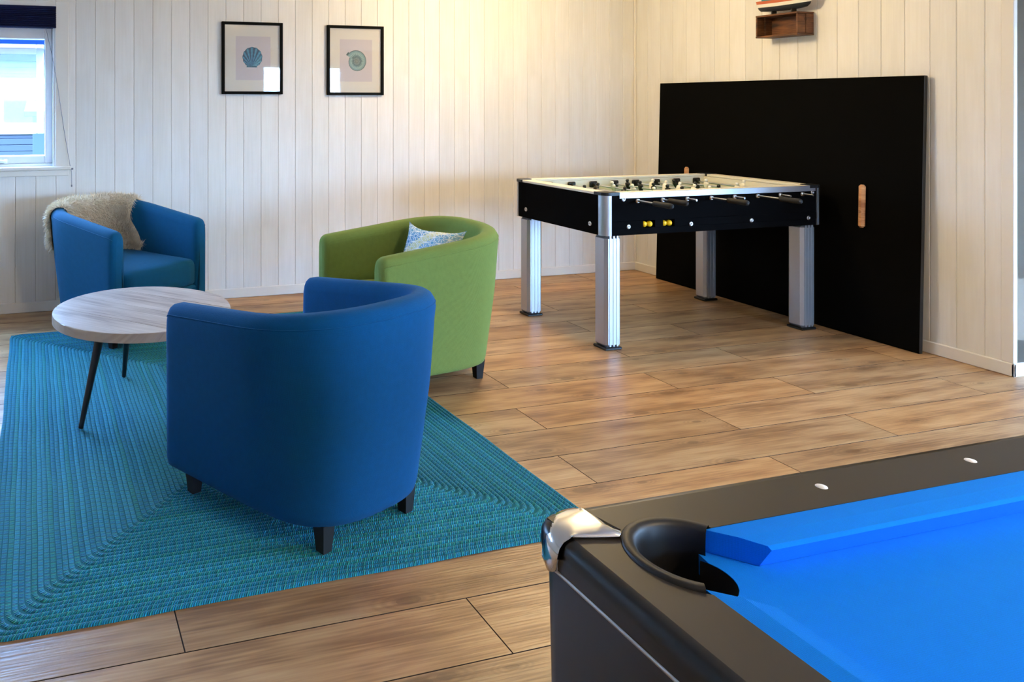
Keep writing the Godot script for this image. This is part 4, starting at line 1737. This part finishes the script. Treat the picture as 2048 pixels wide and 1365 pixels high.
# ------------------------------------------------------------------ shelf box and boat
func shelf_and_boat() -> void:
	var t := thing("wall_crate", "small open wooden crate hung on the wall above the black board", "crate", Vector3(SIDE, 1.83, -3.955))
	var D := 0.14
	var H := 0.15
	var hw := 0.15
	var parts := {"bottom_board": [Vector3(-D, 0, -hw), Vector3(-0.001, 0.012, hw)], "top_board": [Vector3(-D, H - 0.012, -hw), Vector3(-0.001, H, hw)], "back_board": [Vector3(-0.012, 0.012, -hw + 0.01), Vector3(-0.002, H - 0.012, hw - 0.01)]}
	for k in parts:
		var st := st_new(false)
		abox(st, parts[k][0], parts[k][1], 0.002)
		obj(k, st, mats.crate, t)
	for s in [-1.0, 1.0]:
		for e in [[-D + 0.002, -D * 0.52], [-D * 0.48, -0.003]]:
			var st := st_new(false)
			abox(st, Vector3(e[0], 0.013, s * hw), Vector3(e[1], H - 0.013, s * (hw - 0.011)), 0.002)
			obj("side_slat", st, mats.crate, t)
	# a model boat stands on it
	var b := thing("model_boat", "painted model boat with a black keel standing on the wall crate", "model boat", Vector3(SIDE - 0.085, 1.981, -3.945))
	var lay := [[0.022, 0.05, "keel", col(16, 22, 30)], [0.05, 0.072, "hull", col(228, 222, 206)], [0.072, 0.092, "gunwale", col(190, 92, 50)]]
	var prev := 0.7
	for L in lay:
		var st := st_new()
		var rows := []
		for y in [L[0], (L[0] + L[1]) / 2.0, L[1]]:
			var f: float = (y - 0.022) / 0.07
			var hl := lerpf(0.165, 0.2, sqrt(clampf(f, 0, 1)))
			var hwid := lerpf(0.028, 0.052, sqrt(clampf(f, 0, 1)))
			var ring := []
			for i in 32:
				var g := TAU * i / 32.0
				var cz := cos(g)
				ring.append(Vector3(hwid * sin(g) * (1.0 if cz < 0 else sqrt(maxf(1.0 - cz * cz * 0.3, 0.1))), y + 0.008 * cz * cz, hl * cz))
			rows.append(ring)
		lattice(st, rows, false, true)
		var lo := Vector3(0, L[0], 0)
		st.set_smooth_group(1)
		fan(st, rows[0], lo)
		fan(st, rows[2], Vector3(0, L[1], 0))
		obj(L[2], st, mat(L[3], 0.5), b)
	var cabin := st_new(false)
	abox(cabin, Vector3(-0.03, 0.09, -0.14), Vector3(0.03, 0.15, -0.02), 0.004)
	obj("cabin", cabin, mat(col(50, 130, 140), 0.5), b)
	var mast := st_new()
	tube(mast, [Vector3(0, 0.09, 0.05), Vector3(0, 0.36, 0.05)], [0.004, 0.003], 8)
	obj("mast", mast, mats.crate, b)
	for z in [-0.07, 0.07]:
		var sp := st_new(false)
		abox(sp, Vector3(-0.02, 0.0, z - 0.004), Vector3(0.02, 0.034, z + 0.004), 0.001)
		obj("stand", sp, mats.black, b)

func door_stop() -> void:
	var t := thing("door_stop", "small black rubber door stop low beside the outside wall corner", "door stop", Vector3(4.90, 0.045, -2.738))
	var st := st_new()
	lathe(st, [Vector2(0.0, 0.06), Vector2(0.018, 0.058), Vector2(0.022, 0.05), Vector2(0.02, 0.0)], Vector3.ZERO, 16, Basis(Vector3.RIGHT, PI / 2))
	obj("buffer", st, mats.black_soft, t)
	var pl := st_new()
	lathe(pl, [Vector2(0.026, 0.0), Vector2(0.026, 0.004), Vector2(0.0, 0.004)], Vector3.ZERO, 16, Basis(Vector3.RIGHT, PI / 2))
	obj("base_plate", pl, mats.steel, t)
